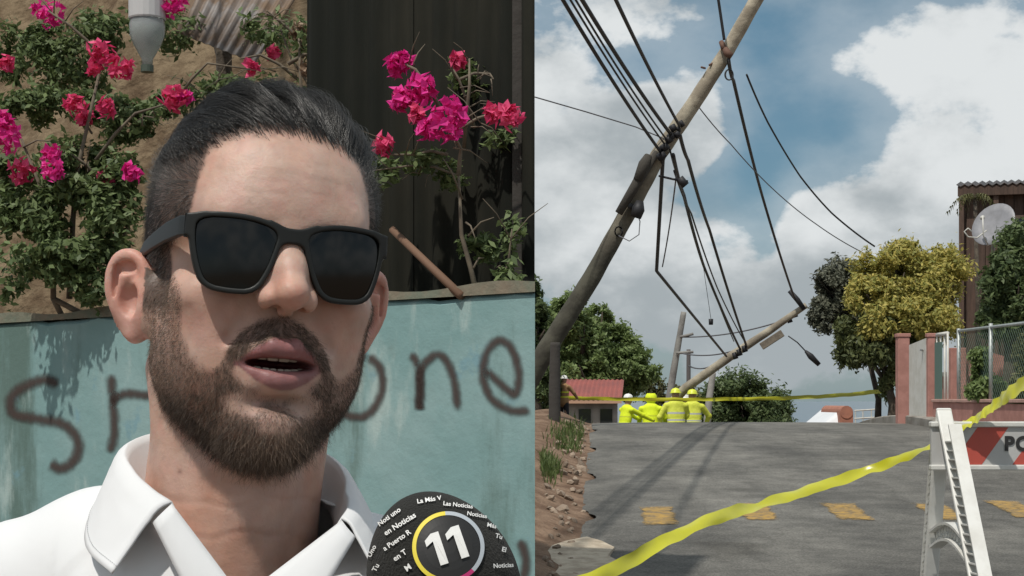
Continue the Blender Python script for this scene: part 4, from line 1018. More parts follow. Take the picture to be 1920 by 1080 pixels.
def build_wall():
    t = thing('painted_wall', (WA.x, WA.y, 0), 0, 'weathered teal painted wall with brown graffiti behind the bearded man', 'wall')
    m = MB(); n = 60; v = []; f = []
    back = Vector((0, .15, 0))
    for i in range(n + 1):
        s = i / n; p = WA.lerp(WB, s); z = WZ - .012 * s * 3 + .006 * math.sin(s * 60) + .004 * math.sin(s * 143) ; zb = road_z(p.y) - .3
        q = p - Vector((t.location.x, t.location.y, 0))
        v += [(q.x, q.y, zb), (q.x, q.y, z - .012), (q.x, q.y + .015, z), (q.x, q.y + .15, z + .004), (q.x, q.y + .15, zb)]
    for i in range(n):
        for k in range(4): f.append((i * 5 + k, i * 5 + 1 + k, i * 5 + 6 + k, i * 5 + 5 + k))
    f += [(0, 4, 3, 2, 1), tuple(n * 5 + k for k in range(5))]
    m.add(v, f); m.build('wall', mat('teal_paint', (.2, .35, .3), .85, spec=.25, extra=teal), t)
    # capping of rough render on top
    m = MB(); v = []; f = []
    for i in range(n + 1):
        s = i / n; p = WA.lerp(WB, s) - Vector((t.location.x, t.location.y, 0)); z = WZ - .012 * s * 3 + .004
        v += [(p.x, p.y - .010, z - .004), (p.x, p.y - .008, z + .022 + .008 * math.sin(s * 47)), (p.x, p.y + .16, z + .024), (p.x, p.y + .16, z - .004)]
    for i in range(n):
        for k in range(3): f.append((i * 4 + k, i * 4 + 1 + k, i * 4 + 5 + k, i * 4 + 4 + k))
    f += [(0, 3, 2, 1)]
    m.add(v, f); m.build('capping', mat('brown_render', (.20, .165, .12), .95, noise=(9, 1., (.14, .16, .12)), bump=(30, .6, .01)), t)
    # sprayed letters
    def spray(N, L, b, vec):
        at = N.new('ShaderNodeAttribute'); at.attribute_name = 'edge'; at.attribute_type = 'GEOMETRY'
        n_ = N.new('ShaderNodeTexNoise'); n_.inputs['Scale'].default_value = 45; n_.inputs['Detail'].default_value = 4; L.new(vec, n_.inputs['Vector'])
        ad = N.new('ShaderNodeMath'); ad.operation = 'MULTIPLY_ADD'; ad.inputs[1].default_value = .5; ad.inputs[2].default_value = -.28; L.new(n_.outputs['Fac'], ad.inputs[0])
        a2 = N.new('ShaderNodeMath'); a2.operation = 'ADD'; L.new(at.outputs['Fac'], a2.inputs[0]); L.new(ad.outputs[0], a2.inputs[1])
        r = N.new('ShaderNodeMapRange'); r.interpolation_type = 'SMOOTHSTEP'; r.inputs['From Min'].default_value = .05; r.inputs['From Max'].default_value = .95; r.inputs['To Max'].default_value = .8; L.new(a2.outputs[0], r.inputs['Value'])
        L.new(r.outputs[0], b.inputs['Alpha'])
    ink = mat('brown_spray', (.075, .052, .046), .8, spec=.2, extra=spray)
    letters = {'S': ([[(110, 722), (85, 712), (50, 722), (22, 745), (25, 775), (70, 785), (118, 795), (145, 825), (140, 860), (115, 878), (92, 868)]], 15),
               't': ([[(208, 700), (212, 760), (214, 810), (206, 850)], [(205, 755), (235, 738), (285, 742), (330, 745)]], 13),
               'r': ([[(330, 745), (338, 780), (335, 850)], [(336, 775), (370, 745), (410, 760)]], 13),
               'o': ([[(690, 665), (712, 690), (716, 730), (698, 768), (672, 782), (640, 770), (622, 730), (640, 680), (690, 665)]], 12),
               'n': ([[(770, 660), (785, 690), (788, 730), (786, 765), (788, 700), (810, 668), (832, 670), (850, 710), (858, 770)]], 12),
               'e': ([[(908, 690), (940, 720), (965, 738), (972, 700), (960, 655), (938, 638), (915, 655), (905, 700), (920, 745), (955, 768), (996, 770)]], 12),
               'x': ([[(975, 1010), (985, 1050), (980, 1085)]], 14)}
    for ch, (strokes, w) in letters.items():
        w *= .8
        v = []; f = []; ed = []
        for st in strokes:
            c = catmull([(x, y, 0) for x, y in st], 18 * len(st)); n = len(c)
            for i in range(n):
                tx, ty, _ = c[min(i + 1, n - 1)] - c[max(i - 1, 0)]; l = math.hypot(tx, ty) + 1e-6; nx, ny = -ty / l, tx / l
                en = min(1, min(i, n - 1 - i) / 5.)
                for q in (-1.5, -.75, 0, .75, 1.5):
                    p = wall_pt(c[i][0] + nx * q * w, c[i][1] + ny * q * w, .003 + .0006 * (len(v) % 3 == 9)); v.append(p - Vector((t.location.x, t.location.y, 0))); ed.append((1 - abs(q) / 1.5) * (.35 + .65 * en))
            o = len(v) - n * 5
            f += [(o + i * 5 + k, o + i * 5 + k + 1, o + i * 5 + 6 + k, o + i * 5 + 5 + k) for i in range(n - 1) for k in range(4)]
        me = bpy.data.meshes.new('graffiti_letter'); me.from_pydata(v, [], f); me.update()
        at = me.attributes.new('edge', 'FLOAT', 'POINT'); at.data.foreach_set('value', ed); link('graffiti_letter', me, ink, t)
build_wall()

# ------------------------------------------------------------------ dark corrugated fence above the wall
def tin_fence():
    a = Vector(((1002.5 - 960) / F * 4.28, 4.28, 0)); b = a + wdir * .80
    t = thing('corrugated_fence', (a.x, a.y, road_z(4.3)), 0, 'nearly black corrugated metal fence above the right half of the teal wall', 'fence'); o = Vector(t.location)
    m1 = mat('dark_tin', (.009, .010, .008), .9, .0, spec=.12, noise=(3, 1., (.020, .019, .014)), bump=(25, .3, .004), stretch=(1, 1, .3))
    nsheet = 2; L_ = (b - a).length; nn = Vector((wdir.y, -wdir.x, 0)); nn = -nn if nn.y > 0 else nn
    for s in range(nsheet):
        v = []; f = []; k = 40; s0, s1 = L_ * s / nsheet, L_ * (s + 1) / nsheet + .02
        for i in range(k + 1):
            q = s0 + (s1 - s0) * i / k
            p = a + wdir * q + nn * (.012 * math.sin(q * 2 * math.pi / .076)) * min(1, q / .02) - o + nn * (.004 * (s % 2))
            for z in (.4, 1.4, 3.2): v.append((min(p.x, 0.0), p.y, z))
        for i in range(k):
            for j in (0, 1): f.append((i * 3 + j, i * 3 + 3 + j, i * 3 + 4 + j, i * 3 + 1 + j))
        me = bpy.data.meshes.new('sheet'); me.from_pydata(v, [], f); me.update(); q = link('sheet', me, m1, t, smooth=True); md = q.modifiers.new('s', 'SOLIDIFY'); md.thickness = .0015
    m = MB(); m.box(-.06, -.0005, .03, .09, 0, 3.2); m.build('post', mat('dark_post', (.05, .045, .04), .95), t)
    m = MB(); q = wdir * L_; M = Matrix.Rotation(math.atan2(q.y, q.x), 4, 'Z'); m.box(0.05, L_, -.06, -.03, 2.45, 2.53, M=M); m.build('rail', MATS['dark_post'], t)
tin_fence()
def bank():
    g = []; n1, n2 = 60, 40
    for j in range(n2 + 1):
        for i in range(n1 + 1):
            s = -.35 + 3.9 * i / n1; q = WA + wdir * (1.12 + s) ; back = Vector((.3, 1, 0)).normalized() * (.20 + 2.4 * j / n2)
            z = 1.55 + (j / n2) * 3.4 + .18 * math.sin(s * 3.1 + j * .2) * (j / n2) + .05 * math.sin(s * 11 + j * .7) + .04 * math.sin(s * 5 - j * 1.1)
            if s < 0: back = back * 1.0 + Vector((0, .5 * -s, 0))
            g.append((q.x + back.x, q.y + back.y + .35, z))
    f = [(j * (n1 + 1) + i, j * (n1 + 1) + i + 1, (j + 1) * (n1 + 1) + i + 1, (j + 1) * (n1 + 1) + i) for j in range(n2) for i in range(n1)]
    g = [(min(p[0], .012 * p[1] - .10), p[1], p[2]) for p in g]
    me = bpy.data.meshes.new('bank'); me.from_pydata(g, [], f); me.update()
    tag(link('bank', me, mat('brown_bank', (.10, .068, .042), .95, noise=(7, 1., (.20, .15, .095)), bump=(20, .9, .04), spec=.1), smooth=True), kind='structure')
bank()
# leaning rusty sheet at the top and the upturned clear bottle
def rusty_sheet():
    t = thing('rusty_sheet', P(410, 105, 5.6), 0, 'rusty corrugated sheet leaning at the top above the man', 'metal sheet'); o = Vector(t.location); v = []; f = []; k = 48
    for i in range(k + 1):
        s = i / k; lo = P(330 + 150 * s, 60 + 58 * s, 5.55); hi = P(380 + 210 * s, -60, 5.9); w = .012 * math.sin(s * 2 * math.pi * 9)
        v += [lo - o + Vector((0, w, 0)), hi - o + Vector((0, w, 0))]
    for i in range(k): f.append((i * 2, i * 2 + 2, i * 2 + 3, i * 2 + 1))
    me = bpy.data.meshes.new('sheet'); me.from_pydata(v, [], f); me.update(); q = link('sheet', me, mat('rusty_tin', (.16, .105, .065), .7, .3, noise=(5, 1., (.26, .25, .25)), stretch=(1, 1, 1)), t, smooth=True); md = q.modifiers.new('s', 'SOLIDIFY'); md.thickness = .002
    m = MB(); m.tube([P(385, -40, 6.0) - o, P(420, 105, 6.0) - o, P(420, 200, 6.0) - o], .03, 8); m.build('prop', BARK, t)
rusty_sheet()
def bottle():
    c = P(276, 118, 5.2); t = thing('plastic_bottle', c, 0, 'clear plastic bottle hanging upside down among the flowers', 'bottle')
    def ex(N, L, b, v): b.inputs['Transmission Weight'].default_value = .75; b.inputs['IOR'].default_value = 1.2
    pl = mat('clear_plastic', (.72, .76, .76), .18, extra=ex); m = MB()
    m.lathe([(.018, -.012), (.018, .012), (.024, .022), (.045, .06), (.056, .09), (.058, .12), (.054, .135), (.058, .15), (.058, .2), (.054, .215), (.058, .23), (.058, .29), (.05, .31), (.02, .305)], 20)
    o = m.build('body', pl, t, smooth=True); md = o.modifiers.new('s', 'SOLIDIFY'); md.thickness = .0015
    m = MB(); m.lathe([(.021, -.03), (.021, -.008)], 14); m.build('lid', mat('bottle_lid', (.06, .08, .06), .5), t)
    m = MB(); m.lathe([(.0575, .14), (.0595, .145), (.0595, .2), (.0575, .205)], 20, cap=False); m.build('label_band', mat('faded_label', (.5, .5, .5), .6), t)
    m = MB(); m.tube([(0, 0, .3), (.02, .05, .6), (.0, .3, .9)], .004, 5); m.build('string', BARK, t)
bottle()

# ------------------------------------------------------------------ bougainvillea
def bracts(name, m_list, n, R_, seed):
    """one cluster of papery bracts"""
    g = np.random.default_rng(seed); v = []; f = []
    for i in range(n):
        d = g.standard_normal(3); d /= np.linalg.norm(d); c = d * R_ * (.35 + .65 * g.random())
        t = np.cross(d, g.standard_normal(3)); t /= np.linalg.norm(t); w = np.cross(d, t); s = .011 + .008 * g.random(); t = t * .8 + d * .5
        o = len(v); v += [c - t * s, c - t * .2 * s + w * s * .75 + d * s * .25, c + t * s * 1.1 + d * s * .2, c - t * .2 * s - w * s * .75 + d * s * .25, c - t * .1 * s - d * s * .18]
        f += [(o, o + 1, o + 4), (o + 1, o + 2, o + 4), (o + 2, o + 3, o + 4), (o + 3, o, o + 4)]
    me = bpy.data.meshes.new(name); me.from_pydata([tuple(q) for q in v], [], f); me.update(); return me
MAG = leafmat('bract_magenta', (.60, .012, .20), (.88, .06, .40), .35)
RED = leafmat('bract_red', (.60, .035, .14), (.88, .12, .28), .35)
PALE = leafmat('dry_bract', (.20, .13, .08), (.34, .24, .17), .2)
TWIG = mat('twig', (.17, .14, .10), .9, noise=(20, .8, (.10, .08, .06)))
def bougainvillea(name, roots, clusters, leafblobs, nleaf, seed, label, twigs):
    b = Vector(roots[0]); t = thing(name, b, 0, label, 'bougainvillea'); g = random.Random(seed)
    st = MB()
    for r in roots: e_ = P(*twigs[0][:2], twigs[0][4]) - b; s_ = Vector(r) - b; st.tube([s_, s_.lerp(e_, .5) + Vector((.02, -.01, 0)), e_], [.011, .010, twigs[0][5]], 8)
    for (x0, y0, x1, y1, d, r) in twigs:
        p, q = P(x0, y0, d) - b, P(x1, y1, d - .05) - b; mid = (p + q) / 2 + Vector((g.uniform(-.04, .04), g.uniform(-.05, .05), g.uniform(.0, .06)))
        st.tube([p, (p + mid) / 2 + Vector((0, 0, .01)), mid, q], [r, r * .85, r * .7, r * .4], 6)
        for _ in range(4):
            k = g.uniform(.2, .95); s = p.lerp(q, k); e = s + Vector((g.uniform(-.10, .10), g.uniform(-.08, .04), g.uniform(-.05, .10))); st.tube([s, (s + e) / 2 + Vector((0, 0, .012)), e], [r * .4, r * .3, r * .15], 5)
    st.build('stem', TWIG, t, smooth=True)
    v, f = leaf_cloud([tuple(Vector(q[:3]) - b) + tuple(q[3:]) for q in leafblobs], nleaf, .015, seed, .35)
    o = link('foliage', np_mesh('foliage', v, f), BOUG, t); tag(o, kind='stuff')
    for i, (x, y, d, rp, m) in enumerate(clusters):
        p = P(x, y, d) - b; R_ = rp / F * d
        me = bracts('flower_cluster', None, max(16, int(rp * 2.2)), R_, seed * 31 + i); link('flower_cluster', me, m, t, p)
    return t
LB = [PB(60, 400, 4.95, 70, 70), PB(160, 330, 5.0, 90, 80), PB(215, 420, 4.9, 60, 90), PB(110, 480, 4.9, 90, 60), PB(30, 330, 5.05, 50, 60), PB(240, 230, 5.1, 60, 60), PB(180, 540, 4.9, 60, 40), PB(20, 540, 4.9, 30, 40), PB(150, 200, 5.2, 60, 40), PB(90, 90, 5.5, 60, 50), PB(310, 200, 5.2, 40, 30), PB(230, 330, 4.9, 46, 60), PB(60, 200, 5.2, 70, 40), PB(20, 100, 5.3, 40, 60), PB(180, 60, 5.4, 60, 40), PB(420, 160, 5.2, 60, 24)]
bougainvillea('bougainvillea', [P(120, 640, 5.15), P(230, 640, 5.1)],
    [(90, 22, 5.3, 30, MAG), (10, 118, 5.1, 16, RED), (190, 100, 4.95, 26, RED), (228, 128, 4.9, 24, RED), (174, 124, 4.95, 14, RED), (140, 197, 4.95, 20, RED), (197, 202, 4.9, 19, RED), (10, 255, 4.85, 36, MAG), (2, 225, 4.85, 20, MAG), (96, 290, 4.85, 20, MAG), (98, 318, 4.82, 24, MAG), (40, 322, 4.9, 26, RED), (326, 184, 4.8, 26, RED), (345, 182, 4.8, 14, MAG), (245, 326, 4.75, 18, MAG), (198, 330, 4.9, 16, RED), (325, 8, 5.2, 26, MAG), (470, 126, 5.0, 15, RED), (512, 98, 5.2, 12, RED), (160, 220, 5., 14, RED)],
    LB, 19000, 2, 'sprawling bougainvillea with pink and red flowers left of the man', [(100, 560, 40, 260, 5.0, .009), (130, 560, 190, 120, 5.05, .010), (200, 560, 250, 320, 4.95, .008), (180, 300, 330, 190, 4.95, .006), (200, 120, 90, 20, 5.2, .006), (190, 340, 100, 300, 4.95, .005), (330, 190, 470, 130, 5.0, .005)])
RB = [PB(790, 300, 4.3, 50, 26), PB(880, 150, 4.4, 40, 40), PB(930, 260, 4.3, 45, 20), PB(850, 330, 4.35, 40, 30), PB(960, 440, 4.15, 26, 46), PB(900, 470, 4.25, 50, 36), PB(720, 320, 4.35, 36, 30), PB(955, 520, 4.12, 30, 30)]
bougainvillea('bougainvillea', [P(900, 585, 4.16)],
    [(742, 122, 4.25, 24, MAG), (760, 112, 4.22, 14, MAG), (752, 190, 4.2, 26, MAG), (792, 172, 4.18, 34, MAG), (838, 222, 4.1, 42, MAG), (800, 245, 4.14, 20, MAG), (720, 272, 4.2, 20, RED), (955, 220, 4.06, 26, RED), (925, 212, 4.1, 16, RED), (860, 112, 4.3, 16, RED), (780, 215, 4.15, 16, RED)],
    RB, 1300, 3, 'bougainvillea spray with magenta flowers against the dark fence right of the man',
    [(900, 580, 860, 330, 4.2, .008), (860, 330, 840, 230, 4.2, .007), (840, 230, 760, 120, 4.25, .006), (850, 250, 975, 205, 4.18, .005), (870, 280, 880, 110, 4.3, .006), (860, 150, 925, 148, 4.28, .005), (840, 290, 720, 290, 4.25, .005), (860, 330, 700, 320, 4.3, .004), (890, 240, 850, 130, 4.3, .005), (930, 580, 960, 430, 4.15, .005)])
bougainvillea('dry_bush', [P(600, 640, 5.1)], [(610, 90, 4.9, 14, PALE), (560, 60, 5., 18, PALE), (690, 110, 4.75, 24, PALE), (660, 60, 4.8, 14, PALE), (580, 130, 4.9, 16, PALE), (860, 60, 4.4, 1, PALE)][:5], [PB(590, 70, 5.0, 70, 50), PB(500, 60, 5.2, 60, 50), PB(400, 190, 5.3, 90, 50), PB(300, 60, 5.6, 80, 60), PB(520, 190, 5.1, 60, 50), PB(120, 130, 5.5, 90, 70)], 3600, 4,
    'dry brown twiggy bush above and behind the man', [(600, 300, 560, 60, 5., .008), (600, 250, 650, 10, 4.85, .008), (640, 110, 720, 120, 4.8, .006), (600, 200, 520, 40, 5.1, .006), (580, 160, 690, 60, 4.9, .006), (620, 120, 600, 10, 4.95, .005), (560, 150, 450, 110, 5.1, .006), (690, 120, 740, 160, 4.75, .005), (540, 120, 630, 130, 4.95, .007), (570, 90, 500, 20, 5.05, .006)])
m = MB(); a, e = P(735, 430, 4.33), P(865, 555, 4.12); m.tube([Vector((0, 0, 0)), (e - a) * .5 + Vector((.01, 0, -.01)), e - a], [.010, .011, .012], 8); tag(m.build('stick', mat('brown_stick', (.16, .09, .055), .8), None, a, smooth=True), 'bare brown stick leaning on the dark fence right of the man', 'stick')

# ------------------------------------------------------------------ the man being interviewed
HEAD_O = P(485, 481, 1.14)
HM = Matrix.Translation(HEAD_O) @ Matrix.Rotation(R(4.6), 4, 'Y') @ Matrix.Rotation(R(21.5), 4, 'Z') @ Matrix.Scale(.001, 4)
HMn = np.array(HM)
def to_world(v): return (v @ HMn[:3, :3].T + HMn[:3, 3]).astype(np.float32)
MAN = Vector((HEAD_O.x, HEAD_O.y + .02, 0.03))

def sculpt_head():
    f = Field((-112, -140, -285), (112, 112, 125), 1.5)
    # skull
    f.ell((0, 8, 30), (75, 96, 80), 1)
    f.ell((0, -26, 30), (68, 66, 58), 25)
    f.ell((0, 50, -10), (66, 55, 66), 30)
    # mid face and jaw
    f.ell((0, -22, -45), (64, 64, 70), 25)
    for s in (-1, 1):
        f.cap((s * 55, -2, -40), (s * 50, -14, -84), 12, 12, 22)          # ramus
        f.cap((s * 50, -14, -84), (s * 20, -66, -121), 12, 14, 24)       # body of the jaw
        f.ell((s * 45, -58, -34), (24, 24, 17), 20)                      # cheekbone
        f.ell((s * 36, -52, -74), (28, 28, 40), 22)                      # cheek
        f.ell((s * 45, -24, -68), (20, 27, 32), 20)                      # masseter
    f.ell((0, -76, -124), (22, 17, 16), 18)                              # chin
    f.ell((0, -68, -86), (32, 26, 36), 20)                               # muzzle
    f.cap((-38, -76, 16), (38, -76, 16), 13, 13, 22)                     # brow
    for s in (-1, 1):
        f.ell((s * 31, -98, -3), (17, 12, 11), 14, '-')                  # eye socket
        f.ell((s * 31, -76, -3), (14, 12, 12), 5)                        # closed lid over the eye
    # nose
    f.cap((0, -88, 6), (0, -101, -14), 7.5, 8, 12)
    f.cap((0, -101, -14), (0, -111, -29), 8, 9.0, 10)
    for s in (-1, 1):
        f.cap((s * 5, -88, -4), (s * 11, -95, -30), 7, 8, 10)
    f.ell((0, -112, -30), (8.8, 8.2, 7.2), 9)
    for s in (-1, 1):
        f.ell((s * 13.5, -99, -34.5), (5.8, 9.5, 6.2), 7)
    f.cap((0, -109, -36), (0, -95, -42), 4.5, 4.5, 6)
    for s in (-1, 1):
        f.cap((s * 7.5, -106.5, -45.5), (s * 8.2, -98, -38), 4.6, 3.4, 2.5, '-')
        f.cap((s * 22, -90, -36), (s * 34, -83, -62), 1.0, .8, 9, '-')    # fold from nose to mouth
    f.cap((0, -96, -47), (0, -97, -58), 1.6, 2.0, 4, '-')                # philtrum
    # lips
    up = [(-28, -81, -77), (-16, -90, -69.5), (-6, -95, -65.5), (1, -95, -66.5), (8, -95, -65.5), (19, -90, -69.5), (32, -81, -77)]
    f.chain(up, [1.2, 3.6, 6.0, 5.8, 6.0, 3.6, 1.2], 5)
    lo = [(-27, -80, -78), (-15, -87.5, -83.5), (-6, -91.5, -86.8), (1, -92, -87.2), (8, -91.5, -86.8), (18, -87.5, -83.5), (31, -80, -78)]
    f.chain(lo, [1.2, 3.2, 4.8, 5.2, 4.8, 3.2, 1.2], 5)
    f.cap((-12, -88, -102), (12, -88, -102), 2.0, 2.0, 14, '-')          # hollow under the lip
    f.ell((1, -92, -76.6), (24, 26, 4.0), 3, '-')                         # open mouth
    # neck and upper chest
    f.cap((0, 14, -70), (0, 30, -270), 60, 66, 22, '+', (1, 1.02, 1))
    f.cap((0, -30, -150), (0, -12, -270), 24, 30, 25)
    f.cap((0, -47, -172), (0, -46, -184), 6, 6, 14)                      # larynx
    for s in (-1, 1):
        f.cap((s * 56, 22, -85), (s * 16, -34, -262), 12, 11, 16)        # neck muscle
    # ears
    for s in (-1, 1):
        def e(u, w, t=0.):       # u forward/back in the ear plane, w height, t outwards
            a = R(50); u = u * .9; w = w * .92; k_ = .20 * min(w, 0.) + .04 * max(w, 0.)
            return (s * (k_ + (72 if s < 0 else 73) + (u + 15) * math.sin(a) + t * math.cos(a)), 10 + (u) * math.cos(a) - t * math.sin(a), (-37 if s < 0 else -33) + w)
        M = Matrix.Rotation(R(-50) * s, 3, 'Z')
        f.ell(e(2, 2), (3.0, 17, 29), 4, '+', M)
        f.ell(e(-12, -4), (10, 12, 22), 9, '+', M)
        def curve2(p, n): c2 = catmull([(q[0], q[1], 0) for q in p], n); return [(q[0], q[1]) for q in c2]
        hel = curve2([(-13, 2), (-13, 14), (-8, 26), (2, 31.5), (12, 29), (18, 19), (19, 7), (16.5, -5), (12, -14), (7, -21)], 26)
        f.chain([e(u, w, 2.2) for u, w in hel], list(np.interp(np.arange(26), [0, 8, 14, 25], [2.2, 3.2, 3.4, 2.8])), 4)
        anti = curve2([(1, 19), (8, 14), (10.5, 4), (9, -7), (3, -14)], 14)
        f.chain([e(u, w, 1.6) for u, w in anti], [2.4] * 14, 5)
        f.ell(e(1, -25, 1), (4.5, 8, 9), 5, '+', M)                       # lobe
        f.ell(e(0, -3, 6), (7.5, 8, 11), 3, '-', M)                      # hollow of the ear
        f.ell(e(13.2, 12, 3.6), (3.2, 2.6, 13), 2, '-', M); f.ell(e(4, 22, 3.6), (3.4, 6.5, 4.5), 2, '-', M)
        f.ell(e(-10.5, -5, 4), (4, 3.5, 5.5), 3, '+', M)                  # tragus
    return f.mesh()

def sstep(a, b, x): t = np.clip((x - a) / (b - a), 0, 1); return t * t * (3 - 2 * t)
def beard_mask(v):
    """0..1 where the beard grows, head coordinates in mm"""
    x, y, z = np.abs(v[:, 0]), v[:, 1], v[:, 2]
    # upper edge: from the sideburn down across the cheek and up to the moustache
    edge = np.interp(x, [0, 8, 20, 30, 36, 42, 50, 56, 61, 65, 70], [-100, -98, -92, -84, -82, -84, -82, -75, -60, -30, 0])
    cheek = sstep(4, -6, z - edge + 5 * (fbm(v / 9., 3) - .5) * 2)
    cheek *= sstep(12, 4, y - (-(z + 40) * .12))            # not behind the jaw angle
    side = sstep(-2, -8, y) * 1.0
    cheek = np.where(x > 50, cheek * sstep(-2, -10, y), cheek)
    # moustache
    mt = np.interp(x, [0, 5, 15, 25, 33, 38], [-44.5, -45, -48, -56, -67, -80])
    mb = np.interp(x, [0, 8, 18, 28, 34, 40], [-60.5, -60, -67, -78, -90, -98])
    mous = sstep(2.0, -3, z - mt) * sstep(-2, 2, z - mb) * (x < 40) * (y < -60)
    # lower lip clear, soul patch thin at the sides
    lip = (z < np.interp(x, [0, 3, 7, 18, 28], [-60.5, -60, -59.5, -66.5, -77])) & (z > np.interp(x, [0, 7, 17, 28], [-95.5, -94.5, -89.5, -79.5])) & (x < 28)
    bare = sstep(1.8, .3, ((x - 21) / 12) ** 2 + ((z + 103) / 8) ** 2) * .75
    bare = np.maximum(bare, sstep(1.9, .3, (x / 12) ** 2 + ((z + 116) / 6) ** 2) * .6)
    m = np.maximum(np.where(lip, 0, cheek) * (1 - bare), mous)
    # lower edge under the jaw
    low = np.interp(y, [-95, -80, -60, -40, -15, 10], [-165, -165, -152, -138, -118, -95])
    m = m * sstep(-6, 3, z - low)
    m = np.where(y > 0, 0, m) * (.85 + .15 * sstep(.36, .58, fbm(v / 7., 19, 3)))
    return m
def hair_mask(v):
    x, y, z = v[:, 0], v[:, 1], v[:, 2]; ax = np.abs(x)
    hl = np.interp(ax, [0, 20, 40, 52, 58, 62, 66, 70, 74], [79, 78, 73, 62, 45, 20, 4, -12, -30])   # hairline height at the front, by width
    hl = hl + 9 * (fbm(v / 4., 9) - .5)
    front = sstep(-8, 6, z - hl)
    # behind the temple the line turns down to the sideburn
    side = sstep(-16, -10, -y * -1 * 0 + y * 1 + 26 + 0 * z)     # y > -26 .. -20
    back = np.where((y > -34) & (ax > 55), sstep(-34, -28, y) * sstep(-52, -40, z), 0)
    back = np.where(y > 14, sstep(-70, -60, z), back)
    return np.maximum(front, back)

hv, hf = sculpt_head()
hn = vnormals(hv, hf)
def crease(z0, depth, width, x0, x1, amp, ph, ymax):
    x, y, z = hv[:, 0], hv[:, 1], hv[:, 2]
    line = z0 + amp * np.sin(x / 17. + ph) + .4 * amp * np.sin(x / 6. + 2 * ph)
    w = np.exp(-((z - line) / width) ** 2) * sstep(x1, x1 - 12, x) * sstep(x0, x0 + 12, x) * (y < ymax)
    return -depth * w + .5 * depth * np.exp(-((z - line - 2.2 * width) / (1.6 * width)) ** 2) * sstep(x1, x1 - 12, x) * sstep(x0, x0 + 12, x) * (y < ymax)
off = crease(36, .14, 1.8, -40, 34, 1.6, .4, -60) + crease(47, .14, 1.8, -34, 42, 1.8, 1.7, -60) + crease(58, .06, 1.8, -30, 30, 1.5, 2.9, -50) + crease(-172, .3, 2.2, -70, 70, 4, .3, 10) + crease(-196, .3, 2.2, -70, 70, 4, 1.3, 10)
off += .35 * (fbm(hv / 16., 81, 3) - .5) * 2 + .16 * (fbm(hv / 5., 82, 2) - .5) * 2
hv = (hv + hn * off[:, None]).astype(np.float32); hn = vnormals(hv, hf)
BM, HMK = beard_mask(hv), hair_mask(hv)
ear_m = ((np.abs(hv[:, 0]) > 79 + .0 * hv[:, 1]) & (hv[:, 2] < 12) & (hv[:, 2] > -76)) | ((np.abs(hv[:, 0]) > 72) & (hv[:, 2] < 0) & (hv[:, 2] > -66) & (hv[:, 1] > -2) & (hv[:, 1] < 16))
HMK = HMK * ~ear_m; BM = BM * ~ear_m
def man_materials():
    def skin(N, L, b, vec):
        at = N.new('ShaderNodeAttribute'); at.attribute_name = 'tint'; at.attribute_type = 'GEOMETRY'
        n = N.new('ShaderNodeTexNoise'); n.inputs['Scale'].default_value = 60; n.inputs['Detail'].default_value = 5
        L.new(vec, n.inputs['Vector'])
        hs = N.new('ShaderNodeHueSaturation'); r = N.new('ShaderNodeMapRange'); r.inputs['From Min'].default_value = .3; r.inputs['From Max'].default_value = .7
        r.inputs['To Min'].default_value = .88; r.inputs['To Max'].default_value = 1.08
        L.new(n.outputs['Fac'], r.inputs['Value']); L.new(r.outputs[0], hs.inputs['Value']); L.new(at.outputs['Color'], hs.inputs['Color'])
        n3 = N.new('ShaderNodeTexNoise'); n3.inputs['Scale'].default_value = 28; n3.inputs['Detail'].default_value = 3
        L.new(vec, n3.inputs['Vector'])
        r3 = N.new('ShaderNodeMapRange'); r3.inputs['From Min'].default_value = .35; r3.inputs['From Max'].default_value = .65; r3.inputs['To Min'].default_value = .92; r3.inputs['To Max'].default_value = 1.10
        L.new(n3.outputs['Fac'], r3.inputs['Value']); L.new(r3.outputs[0], hs.inputs['Saturation'])
        L.new(hs.outputs[0], b.inputs['Base Color'])
        n2 = N.new('ShaderNodeTexNoise'); n2.inputs['Scale'].default_value = 480; n2.inputs['Detail'].default_value = 3
        n4 = N.new('ShaderNodeTexNoise'); n4.inputs['Scale'].default_value = 130; n4.inputs['Detail'].default_value = 4
        L.new(vec, n2.inputs['Vector']); L.new(vec, n4.inputs['Vector'])
        ad = N.new('ShaderNodeMath'); ad.operation = 'MULTIPLY_ADD'; ad.inputs[1].default_value = 1.0
        L.new(n4.outputs['Fac'], ad.inputs[0]); L.new(n2.outputs['Fac'], ad.inputs[2])
        bp = N.new('ShaderNodeBump'); bp.inputs['Strength'].default_value = .28; bp.inputs['Distance'].default_value = .0008
        L.new(ad.outputs[0], bp.inputs['Height']); L.new(bp.outputs[0], b.inputs['Normal'])
        b.inputs['Subsurface Weight'].default_value = .35; b.inputs['Subsurface Radius'].default_value = (1, .35, .2); b.inputs['Subsurface Scale'].default_value = .006
    mat('skin', (.5, .3, .22), .52, spec=.45, extra=skin)
    def hairx(c1, c2, rough):
        def ex(N, L, b, vec):
            at = N.new('ShaderNodeAttribute'); at.attribute_name = 'shade'; at.attribute_type = 'GEOMETRY'
            mx = N.new('ShaderNodeMix'); mx.data_type = 'RGBA'; mx.inputs['A'].default_value = (*c1, 1); mx.inputs['B'].default_value = (*c2, 1)
            L.new(at.outputs['Fac'], mx.inputs['Factor']); L.new(mx.outputs['Result'], b.inputs['Base Color'])
        return ex
    mat('hair_dark', (.015, .013, .011), .30, spec=.6, extra=hairx((.008, .007, .006), (.028, .024, .02), .4))
    mat('beard_hair', (.06, .04, .03), .5, extra=hairx((.022, .015, .011), (.24, .165, .115), .5))
man_materials()

